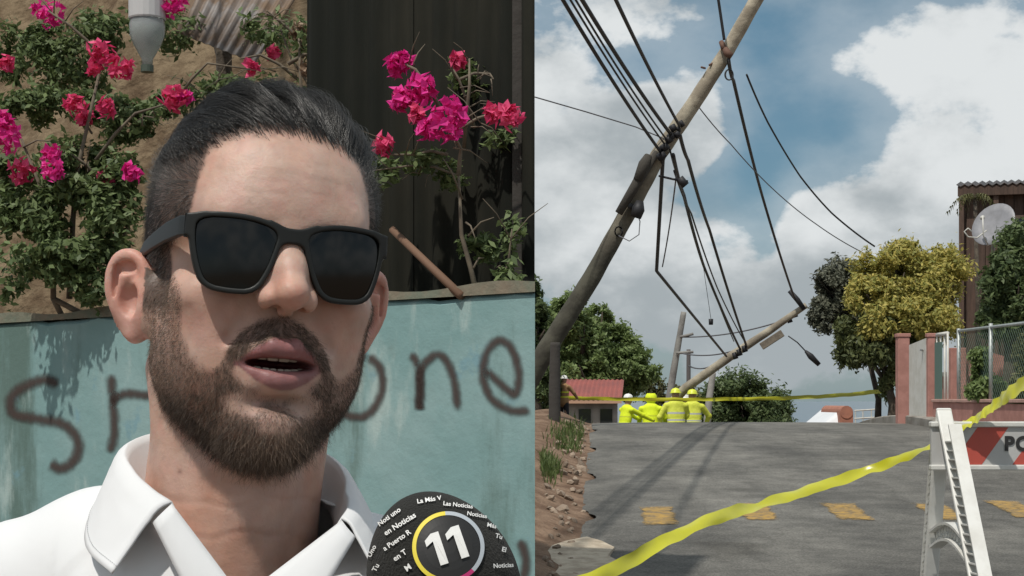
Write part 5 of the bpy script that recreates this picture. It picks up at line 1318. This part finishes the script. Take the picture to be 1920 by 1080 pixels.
def tint_colors(v):
    n = len(v); x, y, z = v[:, 0], v[:, 1], v[:, 2]; ax = np.abs(x)
    base = np.tile(np.array([.50, .33, .262]), (n, 1))
    def mixc(c, w):
        nonlocal base; base = base * (1 - w[:, None]) + np.array(c) * w[:, None]
    mixc((.54, .285, .22), .5 * np.exp(-((ax - 42) / 22) ** 2 - ((z + 45) / 24) ** 2) * (y < -20))          # cheeks
    mixc((.58, .29, .225), .6 * np.exp(-(x / 18) ** 2 - ((z + 38) / 12) ** 2) * (y < -90))                  # nose tip
    mixc((.58, .29, .235), .7 * ear_m)
    red = fbm(v / 13., 91, 3); mixc((.52, .25, .20), .32 * sstep(.48, .70, red)); pale = fbm(v / 9., 92, 3); mixc((.56, .42, .34), .28 * sstep(.52, .72, pale))
    dots = fbm(v / 1.7, 93, 1); mixc((.33, .19, .14), .35 * sstep(.80, .92, dots) * sstep(.45, .7, fbm(v / 11., 94, 2)))
    mixc((.50, .29, .22), .6 * sstep(-120, -170, z))                                                         # neck
    mixc((.16, .095, .07), np.clip(BM, 0, 1) * np.where(ax > 40, .62, .8) * (1 - .75 * sstep(55, 64, ax) * sstep(-75, -55, z)))
    mixc((.07, .05, .04), np.clip(HMK, 0, 1) * .85)
    # lips
    lx = np.abs(x - 1.5); ut = np.interp(lx, [0, 3, 7, 18, 29], [-60, -59, -58.2, -65.3, -76.5]); lb = np.interp(lx, [0, 7, 17, 28], [-93.6, -92.6, -88, -79.5])
    w = sstep(1.0, -1.0, z - ut) * sstep(-1.0, 1.0, z - lb) * (ax < 29) * (y < -74)
    mixc((.27, .118, .115), w)
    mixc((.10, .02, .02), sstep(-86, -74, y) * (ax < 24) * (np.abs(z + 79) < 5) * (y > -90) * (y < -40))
    return base
COL = tint_colors(hv)
def spots():
    W = to_world(hv); px_ = 960 + W[:, 0] / W[:, 1] * F; py_ = 750 - (W[:, 2] - H) / W[:, 1] * F; front = to_world(hv + hn * 1.)[:, 1] < W[:, 1]
    for x, y, r_, c, a in ((352, 572, 11, (.30, .16, .11), .55), (337, 884, 4, (.22, .11, .08), .8), (392, 930, 9, (.42, .22, .16), .5), (585, 262, 9, (.42, .26, .19), .5), (478, 330, 5, (.40, .24, .18), .4), (318, 300, 4, (.40, .24, .18), .3)):
        w = a * np.exp(-((px_ - x) ** 2 + (py_ - y) ** 2) / (r_ * r_)) * front; COL[:] = COL * (1 - w[:, None]) + np.array(c) * w[:, None]
spots()
man = thing('person', MAN, 0, 'bearded man in white open-collar shirt speaking in front of the teal wall', 'person')
def man_part(name, v, f, m, smooth=True, parent=None, rel=True):
    me = np_mesh(name, (v - np.array(MAN)) if rel else v, f)
    return link(name, me, m, parent or man, smooth=smooth)
body = man_part('body', to_world(hv), hf, MATS['skin'])
ca = body.data.color_attributes.new('tint', 'FLOAT_COLOR', 'POINT')
ca.data.foreach_set('color', np.concatenate([COL, np.ones((len(COL), 1))], 1).astype(np.float32).ravel())

# --- strands: sampled on the head's faces
fc = hv[hf].mean(1); fn = hn[hf].mean(1)
fa = .5 * np.linalg.norm(np.cross(hv[hf[:, 2]] - hv[hf[:, 0]], hv[hf[:, 3]] - hv[hf[:, 1]]), axis=1)
def sample(mask_v, n, seed):
    g = np.random.default_rng(seed)
    w = mask_v[hf].mean(1) * fa; w = w / w.sum()
    i = g.choice(len(hf), n, p=w)
    a = g.random((n, 4)); a /= a.sum(1, keepdims=True)
    return (hv[hf[i]] * a[:, :, None]).sum(1), fn[i] / np.linalg.norm(fn[i], axis=1, keepdims=True), mask_v[hf[i]].mean(1), g
def nrm(a): return a / (np.linalg.norm(a, axis=1, keepdims=True) + 1e-9)
MANn = np.array(MAN)

def grow_beard():
    bm = BM * (hn[:, 1] < .6)
    p, n, w, g = sample(np.clip(bm, 0, 1) * np.where((np.abs(hv[:, 0]) > 40) & (hv[:, 2] > -100), .7, 1.), 38000, 5)
    K = 5
    x, y, z = p[:, 0], p[:, 1], p[:, 2]; ax = np.abs(x)
    mous = (z > -72) & (ax < 40) & (y < -70)
    # combing direction: down, outward at the moustache, back along the jaw
    d = np.stack([np.sign(x) * np.where(mous, .75, .15), np.where(mous, -.1, .12 + .2 * sstep(-70, -10, y)), np.full(len(x), -1.)], 1)
    d = d + g.normal(0, .42, d.shape)
    cl = np.stack([fbm(p / 5., s) - .5 for s in (21, 22, 23)], 1); d = nrm(d + 1.3 * cl)
    ln = np.where(mous, 6.0, 4.6 + 6.5 * sstep(-100, -135, z)) * (.35 + .7 * g.random(len(x)) + .8 * (g.random(len(x)) > .93)) * (.45 + .55 * np.clip(w, 0, 1))
    pts = np.zeros((len(x), K, 3)); cur = p - n * .3; pts[:, 0] = cur
    dd = nrm(n * .75 + d * .65)
    for k in range(1, K):
        dd = nrm(dd * .75 + d * .35 + g.normal(0, .10, d.shape) - n * .03)
        cur = cur + dd * (ln / (K - 1))[:, None]; pts[:, k] = cur
    r = np.linspace(1, .35, K)[None] * (.065 + .03 * g.random((len(x), 1)))
    shade = np.clip(.30 + .27 * g.standard_normal(len(x)) + .35 * np.exp(-(x / 24) ** 2 - ((z + 128) / 14) ** 2) + .18 * sstep(50, 70, ax), 0, 1)
    W = to_world(pts.reshape(-1, 3)).reshape(pts.shape) - MANn
    strands('beard', W, r * .001, MATS['beard_hair'], man, shade)
grow_beard()

def grow_hair():
    x, y, z = hv[:, 0], hv[:, 1], hv[:, 2]
    # long slicked-back top
    top = HMK * sstep(50, 66, z + .12 * np.maximum(y, 0) * 0 + 0 * x) * (hn[:, 2] > -.2)
    p, n, w, g = sample(top, 17000, 11)
    K = 12
    px, py, pz = p[:, 0], p[:, 1], p[:, 2]
    frontness = sstep(10, -50, py)
    L = 46 + 25 * frontness + 12 * g.random(len(px))
    # locks: strands that share a cell lean the same way
    cell = np.stack([px / 9. + 2 * (fbm(p / 14., 31) - .5), py / 26., pz * 0], 1)
    lk = np.stack([fbm(cell * 1.0, s, 2) - .5 for s in (41, 42, 43)], 1)
    lift = 1.5 * (fbm(np.stack([px / 9. + py / 45. + 9, py / 70. + 9, pz * 0], 1), 51, 2) - .5)
    pts = np.zeros((len(px), K, 3)); cur = p.copy(); pts[:, 0] = cur
    d0 = nrm(n * .55 + np.stack([-.45 - .15 * px / 60., .60 + 0 * px, .35 + 0 * px], 1) + lk * .35 + g.normal(0, .05, p.shape))
    comb = np.stack([-.42 - .1 * px / 60. + 0 * px, np.ones(len(px)), np.zeros(len(px))], 1)
    hgt = (10 + 10 * frontness) * (.55 + .5 * g.random(len(px))) * (1 + 1.2 * lift) * (1 - .55 * sstep(20, 60, -px - 0 * py))
    step = L / (K - 1)
    cen = np.array([0, 8., 30.]); rad = np.array([75, 96, 80.])
    for k in range(1, K):
        t = k / (K - 1)
        cur = cur + d0 * step[:, None]
        q = (cur - cen) / rad; rr = np.linalg.norm(q, axis=1, keepdims=True)
        surf = cen + q / rr * rad; nn = nrm(q / rad)
        want = hgt * min(1, .35 + 1.6 * t) * (1 - .65 * t)
        hcur = ((cur - surf) * nn).sum(1)
        tang = comb + lk * .45; tang = nrm(tang - nn * (tang * nn).sum(1, keepdims=True))
        pull = np.clip((want - hcur) / 6., -1.3, .9)
        d0 = nrm(d0 * .45 + tang * .6 + nn * (pull * .55)[:, None] + g.normal(0, .010, p.shape))
        pts[:, k] = cur
    r = np.linspace(1, .5, K)[None] * (.085 + .04 * g.random((len(px), 1)))
    fly = g.random(len(px)) > .985; pts[fly] += (np.linspace(0, 1, K) ** 1.6)[None, :, None] * (n[fly] * (3 + 6 * g.random((fly.sum(), 1))) + g.normal(0, 3, (fly.sum(), 3)))[:, None, :]
    shade = np.clip(.35 + .9 * lift + .2 * g.standard_normal(len(px)), 0, 1)
    W = to_world(pts.reshape(-1, 3)).reshape(pts.shape) - MANn
    strands('hair', W, r * .001, MATS['hair_dark'], man, shade)
    # clipped sides and back, shorter and thinner towards the sideburn
    side = HMK * (1 - sstep(52, 70, z)) * np.where(z < 0, .25 + .75 * sstep(-45, 0, z), 1.) * (~ear_m)
    p, n, w, g = sample(side, 20000, 13)
    K = 4; ln = (2.2 + 4.0 * sstep(-35, 10, p[:, 2]) + 6 * sstep(25, 60, p[:, 2])) * (.6 + .6 * g.random(len(p)))
    d = nrm(n * .55 + np.stack([0 * ln, .45 + 0 * ln, -.6 + 1.0 * sstep(10, 60, p[:, 2])], 1) + g.normal(0, .15, p.shape))
    pts = np.stack([p + d * (ln * t)[:, None] - n * (ln * t * t * .12)[:, None] for t in np.linspace(0, 1, K)], 1)
    r = np.linspace(1, .4, K)[None] * (.06 + .03 * g.random((len(p), 1)))
    W = to_world(pts.reshape(-1, 3)).reshape(pts.shape) - MANn
    strands('hair_clipped', W, r * .001, MATS['hair_dark'], man, np.clip(.4 + .25 * g.standard_normal(len(p)), 0, 1))
grow_hair()

def head_part(name, v, f, m, parent=None, smooth=True):
    return man_part(name, to_world(np.asarray(v, np.float32)), f, m, smooth, parent)
def build_teeth():
    m = mat('tooth', (.46, .40, .33), .35, spec=.5)
    for up in (1, 0):
        v = []; fcs = []
        ws = [7.2, 5.8, 6.2, 5.6, 5.2] if up else [4.6, 5.0, 5.6, 5.4, 5.2]
        for s in (-1, 1):
            a = .15
            for k, w in enumerate(ws):
                cx = s * (a + w / 2); a += w + .05
                yy = -86 + .024 * cx * cx + (0 if up else 2.0)
                fl = Field((-w / 2 - 2, -5, -7), (w / 2 + 2, 5, 7), .6)
                X_ = np.abs(fl.ax[0])[:, None, None]; Y_ = np.abs(fl.ax[1])[None, :, None]; Z_ = np.abs(fl.ax[2])[None, None, :]; hz = 5.0 if up else 4.4
                fl.d = (np.sqrt(np.maximum(X_ - w / 2 + 1.2, 0) ** 2 + np.maximum(Y_ - 1.4, 0) ** 2 + np.maximum(Z_ - hz + 1.2, 0) ** 2) - 1.2).astype(np.float32)
                tv, tf = fl.mesh()
                tv = tv + np.array([cx, yy, (-69.6 + .004 * cx * cx) if up else (-83.6 + .004 * cx * cx)])
                fcs.append(tf + len(v)); v += tv.tolist()
        head_part('upper_teeth' if up else 'lower_teeth', np.array(v), np.concatenate(fcs), m)
build_teeth()

# ------------------------------------------------------------------ sunglasses
def chaikin(p, n):
    for _ in range(n):
        q = np.roll(p, -1, 0); p = np.stack([.75 * p + .25 * q, .25 * p + .75 * q], 1).reshape(-1, 2)
    return p
LENS_OUTLINE = chaikin(np.array([(10, 9), (22, 14.5), (42, 16.5), (64.5, 15), (65.5, 2), (61.5, -17), (56, -29), (40, -31), (25, -30), (17.5, -17), (13, -3)], float) * (.95, .97), 2)
def lens2d(x, z, grow):
    """distance to the rounded lens outline (x measured outwards from the nose)"""
    pts = LENS_OUTLINE
    c = pts.mean(0); d = np.full(np.broadcast(x, z).shape, 1e9); sgn = np.ones_like(d)
    n = len(pts)
    for i in range(n):
        a = pts[i]; b = pts[(i + 1) % n]; e = b - a
        wx, wz = x - a[0], z - a[1]
        t = np.clip((wx * e[0] + wz * e[1]) / (e @ e), 0, 1)
        d = np.minimum(d, (wx - t * e[0]) ** 2 + (wz - t * e[1]) ** 2)
        c1 = z >= a[1]; c2 = z < b[1]; c3 = e[0] * wz > e[1] * wx
        fl = (c1 & c2 & c3) | (~c1 & ~c2 & ~c3); sgn = np.where(fl, -sgn, sgn)
    return sgn * np.sqrt(d) - grow
def glasses():
    g = thing('sunglasses', HEAD_O, 0, 'matte black square sunglasses with dark lenses worn by the bearded man', 'sunglasses')
    go = np.array(HEAD_O)
    mf = mat('matte_black_plastic', (.007, .008, .007), .48, spec=.4, bump=(300, .05, .0005))
    ml = mat('dark_lens', (.004, .0045, .004), .14, spec=.36, coat=.0)
    def warp(v, off=0):
        v = v.copy(); x = v[:, 0]; v[:, 1] = -101 + off + v[:, 1] + .0032 * x * x + .00000 * x + .03 * (v[:, 2]) ; return v
    h = .7
    fl = Field((-76, -5, -38), (76, 5, 25), h)
    X = fl.ax[0][:, None, None]; Y = fl.ax[1][None, :, None]; Z = fl.ax[2][None, None, :]
    ax_ = np.sqrt(X * X + 1e-6)
    inner = lens2d(ax_, Z, 0.); outer = lens2d(ax_, Z - .0, 3.6)
    br = np.maximum(np.abs(Z - 7.5 - .01 * X * X) - 5.0, ax_ - 14)
    hinge = np.maximum(np.abs(Z - 9.5) - 7, np.abs(ax_ - 63) - 5.0)
    def smin(a, b, k): hh = np.maximum(k - np.abs(a - b), 0) / k; return np.minimum(a, b) - hh * hh * k * .25
    d2 = smin(smin(outer, br, 6), hinge, 5); d2 = np.maximum(d2, -inner)
    q = np.maximum(d2 + 1.0, 0) ** 2 + np.maximum(np.abs(Y) - 1.6, 0) ** 2
    fl.d = (np.sqrt(q) - 1.0 + np.minimum(np.maximum(d2 + 1.0, np.abs(Y) - 1.6), 0)).astype(np.float32)
    v, f = fl.mesh()
    def put(name, v, f, m, par=g, smooth=True):
        return link(name, np_mesh(name, to_world(v) - go, f), m, par, smooth=smooth)
    front = put('frame', warp(v), f, mf)
    for s in (-1, 1):
        lf = Field((8, -2.5, -34), (70, 2.5, 20), .8)
        X = lf.ax[0][:, None, None]; Y = lf.ax[1][None, :, None]; Z = lf.ax[2][None, None, :]
        d2 = lens2d(X + 0 * Z, Z + 0 * X, .8); lf.d = np.maximum(d2 + 0 * Y, np.abs(Y) - 1.0).astype(np.float32)
        v, f = lf.mesh(); v[:, 0] *= s
        if s < 0: f = f[:, ::-1]
        v = warp(v, .6)
        # gentle bulge of the lens
        v[:, 1] -= 2.2 * np.clip(1 - ((np.abs(v[:, 0]) - 39) / 30) ** 2 - ((v[:, 2] + 7) / 26) ** 2, 0, 1)
        put('lens', v, f, ml)
        # temple arm with a bend behind the ear
        path = [(s * 65.5, -87, 8.5), (s * 69, -78, 8.5), (s * 73, -50, 6), (s * 77, -20, 1), (s * 79, 2, -3), (s * 80, 18, -10), (s * 80, 28, -26)]
        hh = [6.6, 6.8, 6.6, 5.6, 5, 4.2, 3.2]; mb = MB()
        vs = []; fs = []
        for i, (p, q) in enumerate(zip(path, hh)):
            for (du, dz) in ((-1.9, -1), (-1.9, 1), (1.9, 1), (1.9, -1)): vs.append((p[0] + du, p[1], p[2] + dz * q))
        for i in range(len(path) - 1):
            for k in range(4): fs.append((i * 4 + k, i * 4 + (k + 1) % 4, i * 4 + 4 + (k + 1) % 4, i * 4 + 4 + k))
        fs += [(0, 1, 2, 3), tuple(len(path) * 4 - 4 + k for k in (3, 2, 1, 0))]
        me = bpy.data.meshes.new('temple'); me.from_pydata((to_world(np.array(vs)) - go).tolist(), [], fs); me.update()
        o = link('temple', me, mf, g); bevel(o, .0012, 2)
        md = o.modifiers.new('n', 'WEIGHTED_NORMAL')
    return g
glasses()

# ------------------------------------------------------------------ shirt and trousers
HO = np.array(HEAD_O)
def mm(v): return (np.asarray(v, float) * .001 + HO - MANn)
def cloth(N, L, b, vec):
    n = N.new('ShaderNodeTexNoise'); n.inputs['Scale'].default_value = 14; n.inputs['Detail'].default_value = 4
    w1 = N.new('ShaderNodeTexWave'); w1.inputs['Scale'].default_value = 900; w1.bands_direction = 'X'
    w2 = N.new('ShaderNodeTexWave'); w2.inputs['Scale'].default_value = 900; w2.bands_direction = 'Z'
    for q in (n, w1, w2): L.new(vec, q.inputs['Vector'])
    a1 = N.new('ShaderNodeMath'); a1.operation = 'MULTIPLY'; L.new(w1.outputs['Fac'], a1.inputs[0]); L.new(w2.outputs['Fac'], a1.inputs[1])
    a = N.new('ShaderNodeMath'); a.operation = 'MULTIPLY_ADD'; a.inputs[1].default_value = 9.; L.new(n.outputs['Fac'], a.inputs[0]); L.new(a1.outputs[0], a.inputs[2])
    bp = N.new('ShaderNodeBump'); bp.inputs['Strength'].default_value = .22; bp.inputs['Distance'].default_value = .0012
    L.new(a.outputs[0], bp.inputs['Height']); L.new(bp.outputs[0], b.inputs['Normal'])
    b.inputs['Sheen Weight'].default_value = .15
WHITE = mat('white_cotton', (.72, .73, .74), .8, spec=.2, extra=cloth)
def build_shirt():
    f = Field((-310, -140, -700), (280, 180, -140), 4.0)
    f.cap((-20, 38, -285), (-22, 42, -690), 106, 100, 10, '+', (.60, 1, 1))
    f.cap((-30, 40, -220), (-120, 40, -224), 46, 50, 40); f.cap((-120, 40, -224), (-200, 42, -256), 50, 52, 30)
    f.cap((20, 42, -230), (85, 42, -252), 46, 48, 40); f.cap((85, 42, -252), (165, 45, -308), 48, 50, 30)
    f.cap((-60, -10, -250), (50, -6, -265), 56, 54, 50)
    f.cap((-205, 45, -255), (-238, 52, -520), 54, 48, 30); f.cap((-238, 52, -520), (-225, 0, -690), 46, 40, 20)
    f.cap((168, 48, -305), (205, 55, -560), 52, 46, 30); f.cap((205, 55, -560), (195, 0, -695), 44, 38, 20)
    v, q = f.mesh(); n = vnormals(v, q)
    # cloth folds: long soft creases that hang from the shoulders and pull towards the arm
    w = v.copy(); u = np.stack([w[:, 0] / 38. + w[:, 2] / 110., w[:, 1] / 60., w[:, 2] / 150.], 1)
    cr = np.abs(fbm(u, 61, 3) - .5) * 2
    amp = 10.0 * sstep(-160, -250, v[:, 2] + .25 * np.abs(v[:, 0]))
    v = v + n * ((cr - .4) * amp)[:, None]
    # neck hole and open front
    c = v[q].mean(1)
    xl = np.interp(c[:, 2], [-268, -171], [-4, -60]); xr = np.interp(c[:, 2], [-268, -181], [24, 76])
    V = (c[:, 0] > xl) & (c[:, 0] < xr) & (c[:, 1] < 30) & (c[:, 2] > -268)
    rn = np.hypot((c[:, 0] + 14) / 60., (c[:, 1] - 14) / 60.)
    hole = (rn < 1) & (c[:, 2] > -230)
    q = q[~(V | hole)]
    used = np.unique(q); re = -np.ones(len(v), int); re[used] = np.arange(len(used))
    o = link('shirt', np_mesh('shirt', mm(v[used]), re[q]), WHITE, man, smooth=True)
    md = o.modifiers.new('thick', 'SOLIDIFY'); md.thickness = .0012; md.offset = -1
    # collar: stand, fold and leaf
    T = catmull([(-48, -70, -171), (-76, -44, -155), (-95, 0, -139), (-88, 50, -128), (-46, 84, -124), (4, 88, -130), (44, 66, -146), (58, 30, -158), (63, 0, -168), (68, -34, -176), (66, -62, -182)], 90)
    B = catmull([(-80, -90, -216), (-106, -52, -202), (-115, 0, -181), (-106, 62, -168), (-50, 102, -164), (8, 108, -168), (58, 86, -182), (76, 45, -192), (84, 0, -204), (92, -40, -216), (92, -80, -226)], 90)
    S = catmull([(-30, -66, -208), (-62, -44, -192), (-78, 0, -176), (-72, 48, -164), (-40, 76, -160), (2, 80, -166), (38, 60, -180), (50, 28, -190), (54, 0, -198), (56, -34, -206), (48, -60, -214)], 90)
    rows = []
    for t in np.linspace(0, 1, 8): rows.append(S + (T - S) * t)
    out = B - T; out[:, 2] = 0; out = out / (np.linalg.norm(out, axis=1, keepdims=True) + 1e-9)
    for t in np.linspace(.02, 1, 18):
        p = T + (B - T) * t
        p = p + out * (6.0 * math.sin(min(t * 3.0, 1) * math.pi / 2) * (1 - .55 * t)) + np.array([0, 0, 2.2]) * math.sin(min(t * 4, 1) * math.pi)
        rows.append(p)
    g = np.array(rows); g += ((fbm(g.reshape(-1, 3) / 34., 71, 3) - .5) * 5).reshape(g.shape[:2])[:, :, None] * np.array([.6, .6, .2])
    nr, nc = g.shape[:2]
    F_ = [(i * nc + j, i * nc + j + 1, (i + 1) * nc + j + 1, (i + 1) * nc + j) for i in range(nr - 1) for j in range(nc - 1)]
    col = link('collar', np_mesh('collar', mm(g.reshape(-1, 3)), np.array(F_)), WHITE, o, smooth=True)
    md = col.modifiers.new('thick', 'SOLIDIFY'); md.thickness = .0018; md.offset = 0
    # stitched line along the leaf edge
    edge = g[-3] + (g[-3] - (g[-3].mean(0))) * .012; L_ = 0; st = MB(); row = catmull(edge, 700)
    for i in range(0, 696, 4): st.tube([mm(row[i]), mm(row[i + 2])], .00035, 4)
    o2 = st.build('stitching', mat('stitch_thread', (.55, .56, .57), .9), col); o2['kind'] = 'stuff'
    # turned-back facings of the open front
    for a0, a1, b0, b1 in (((-58, -74, -184), (-4, -96, -275), (-47, -71, -172), (10, -92, -240)), ((76, -68, -194), (30, -104, -275), (66, -64, -183), (-8, -98, -240))):
        gg = []
        for t in np.linspace(0, 1, 14):
            A = np.array(a0) * (1 - t) + np.array(a1) * t; Bq = np.array(b0) * (1 - t) + np.array(b1) * t
            A = A + np.array([0, -6 * math.sin(t * math.pi), 0])
            for s_ in np.linspace(0, 1, 7): gg.append(A * (1 - s_) + Bq * s_ + np.array([0, -3 * math.sin(s_ * math.pi), 0]))
        F_ = [(i * 7 + j, i * 7 + j + 1, i * 7 + 8 + j, i * 7 + 7 + j) for i in range(13) for j in range(6)]
        p = link('placket', np_mesh('placket', mm(np.array(gg)), np.array(F_)), WHITE, o, smooth=True)
        md = p.modifiers.new('thick', 'SOLIDIFY'); md.thickness = .0015
    return o
build_shirt()
def build_trousers():
    f = Field((-230, -110, -1660), (190, 170, -640), 8.0)
    f.cap((-22, 42, -690), (-22, 45, -800), 98, 104, 10, '+', (.62, 1, 1))
    for s in (-1, 1):
        f.cap((-22 + s * 78, 45, -830), (-22 + s * 92, 40, -1200), 86, 62, 30); f.cap((-22 + s * 92, 40, -1200), (-22 + s * 98, 55, -1560), 62, 52, 20)
    v, q = f.mesh()
    # feet down to the ground under the man
    k = (HEAD_O.z - MAN.z - .05) * 1000 / 1620.; v[:, 2] = np.where(v[:, 2] < -690, -690 + (v[:, 2] + 690) * ((HEAD_O.z - MAN.z) * 1000 - 690 - 45) / 922., v[:, 2])
    link('trousers', np_mesh('trousers', mm(v), q), mat('navy_cloth', (.02, .025, .04), .85, bump=(200, .2, .002)), man, smooth=True)
    zf = -(HEAD_O.z - MAN.z) * 1000
    for s in (-1, 1):
        g = Field((-60, -190, 0), (60, 90, 110), 5.)
        g.cap((0, -120, 36), (0, 20, 42), 38, 40, 10); g.cap((0, 20, 45), (0, 30, 95), 40, 38, 20)
        g.d = np.maximum(g.d, 2 - (g.ax[2][None, None, :] + 0 * g.d))
        v, q = g.mesh(); v = v + np.array([-22 + s * 98, 40, zf])
        link('shoe', np_mesh('shoe', mm(v), q), mat('black_leather', (.02, .018, .016), .4), man, smooth=True)
build_trousers()

# ------------------------------------------------------------------ microphone with foam windscreen
def microphone():
    c = P(834, 1100, .90); r = np.array([.0405, .0405, .056])
    t = thing('microphone', c, 0, 'black foam microphone with ringed number eleven pointed at the bearded man', 'microphone')
    M = Matrix.Rotation(R(-20), 3, 'Y') @ Matrix.Rotation(R(12), 3, 'X')
    def fz(N, L, b, vec): b.inputs['Sheen Weight'].default_value = .06; b.inputs['Sheen Roughness'].default_value = .6
    foam = mat('black_foam', (.024, .024, .022), 1., spec=.1, bump=(700, .8, .002), extra=fz)
    bm = bmesh.new(); bmesh.ops.create_icosphere(bm, subdivisions=5, radius=1)
    for v in bm.verts:
        q = v.co.copy()
        k = 1 + .05 * (1 - q.z ** 2) ** 2 if q.z > -.3 else 1 + .05 * (1 - .09) ** 2
        v.co = M @ Vector((q.x * r[0] * k, q.y * r[1] * k, q.z * r[2]))
    me = bpy.data.meshes.new('windscreen'); bm.to_mesh(me); bm.free()
    link('windscreen', me, foam, t, smooth=True)
    h = MB(); ax = M @ Vector((0, 0, -1))
    h.tube([ax * .042, ax * .05, ax * .22], [.021, .019, .014], 24); h.build('handle', mat('black_metal', (.02, .02, .02), .35, .6), t, smooth=True)
    co = -Vector((c.x, c.y, c.z - H)).normalized()              # towards the interviewer's camera side
    ex = Vector((0, 0, 1)).cross(co).normalized(); ez = co.cross(ex).normalized()
    Mi = M.inverted()
    def onto(u, w, lift):
        # print: pressed straight onto the round foam
        o = ex * u + ez * w + co * .2; lo, d = Mi @ o, Mi @ (-co)
        rr = Vector([q * 1.03 for q in r[:2]] + [r[2]])
        a = Vector([lo[i] / rr[i] for i in range(3)]); b = Vector([d[i] / rr[i] for i in range(3)])
        A, B, Cc = b.dot(b), 2 * a.dot(b), a.dot(a) - 1; D = B * B - 4 * A * Cc
        if D < 0: return None
        s = (-B - math.sqrt(D)) / (2 * A); p = o - co * s
        for _ in range(4):                          # settle on the egg-shaped foam itself
            q = Mi @ p; zz = max(-.3, min(1, q.z / r[2])); kk = 1 + .05 * (1 - zz * zz) ** 2
            p = p / math.sqrt((q.x / (r[0] * kk)) ** 2 + (q.y / (r[1] * kk)) ** 2 + (q.z / r[2]) ** 2)
        return p + p.normalized() * (lift + .0004)
    wm = mat('white_print', (.75, .75, .73), .8)
    px = .90 / F
    def text(body, x, y, size, rot, m, name, bold=0., lift=.0011, arc=0.):
        cu = bpy.data.curves.new('t', 'FONT'); cu.body = body; cu.size = 1; cu.align_x = 'CENTER'; cu.align_y = 'CENTER'; cu.offset = bold; cu.resolution_u = 3
        ob = bpy.data.objects.new('t', cu); C.objects.link(ob)
        dg = bpy.context.evaluated_depsgraph_get(); me = bpy.data.meshes.new_from_object(ob.evaluated_get(dg)); bpy.data.objects.remove(ob)
        bm = bmesh.new(); bm.from_mesh(me)
        bmesh.ops.triangulate(bm, faces=bm.faces[:]); bmesh.ops.subdivide_edges(bm, edges=[e for e in bm.edges if e.calc_length() > .25], cuts=2)
        bad = []
        for v in bm.verts:
            u, w = v.co.x * size, v.co.y * size
            uu = u * math.cos(rot) - w * math.sin(rot); ww = u * math.sin(rot) + w * math.cos(rot)
            q = onto((x - 834 + uu) * px, (1100 - y + ww) * px, lift)
            if q is None: bad.append(v)
            else: v.co = q
        if bad: bmesh.ops.delete(bm, geom=bad, context='VERTS')
        bm.to_mesh(me); bm.free()
        return link(name, me, m, t)
    def ring(x, y, r0, r1, a0, a1, m, name, lift, rx=1.0):
        v = []; f = []; n = 40; k = 4
        for i in range(n + 1):
            a = a0 + (a1 - a0) * i / n
            for j in range(k + 1):
                q = r0 + (r1 - r0) * j / k
                v.append(onto((x - 834 + q * rx * math.cos(a)) * px, (1100 - y + q * math.sin(a)) * px, lift))
        for i in range(n):
            for j in range(k): f.append((i * 5 + j, i * 5 + j + 1, i * 5 + 6 + j, i * 5 + 5 + j))
        me = bpy.data.meshes.new(name); me.from_pydata(v, [], f); me.update(); return link(name, me, m, t)
    X, Y = 840, 1030
    ring(X, Y, 0, 56, 0, 2 * math.pi, mat('black_print', (.012, .012, .012), .6), 'logo_disc', .0009)
    for a0, a1, col, nm in ((95, 250, (.75, .62, .06), 'yellow'), (250, 315, (.50, .03, .16), 'crimson'), (315, 455, (.42, .46, .50), 'silver')):
        ring(X, Y, 56, 63, R(a0), R(a1), mat('print_' + nm, col, .6), 'logo_ring', .0012)
    for dx in (-17, 20):
        bm = bmesh.new()
        for poly in ([(-6, -29), (8, -29), (8, 29), (-6, 29)], [(-6, 29), (-19, 20), (-19, 9), (-6, 15)]):
            bm.faces.new([bm.verts.new((q[0], q[1], 0)) for q in poly])
        bmesh.ops.triangulate(bm, faces=bm.faces[:]); bmesh.ops.subdivide_edges(bm, edges=bm.edges[:], cuts=3)
        for v in bm.verts:
            u, w = v.co.x + dx, v.co.y; a = R(18)
            v.co = onto((X - 834 + u * math.cos(a) - w * math.sin(a)) * px, (1100 - Y + u * math.sin(a) + w * math.cos(a)) * px, .0021)
        me = bpy.data.meshes.new('numeral'); bm.to_mesh(me); bm.free(); link('logo_numeral', me, wm, t)
    rows = [('La Más V', 806, 945, 12, 10), ('Las Noticias', 858, 954, 11, -5), ('Noticias', 892, 972, 11, -8), ('Más', 918, 992, 11, -12), ('Tu', 930, 1012, 12, -14), ('El', 938, 1036, 12, -14),
            ('Noticias', 936, 1064, 11, 4), ('Noti uno', 734, 975, 13, 34), ('en Noticias', 754, 989, 14, 31), ('a Puerto R', 749, 1018, 13, 33), ('en T', 755, 1045, 14, 33),
            ('M', 770, 1067, 15, 35), ('Uno', 703, 1036, 13, 62), ('Tu', 712, 1066, 13, 62)]
    for b, x, y, s, a in rows: text(b, x, y, s, R(a), wm, 'lettering', .02, .0010)
microphone()
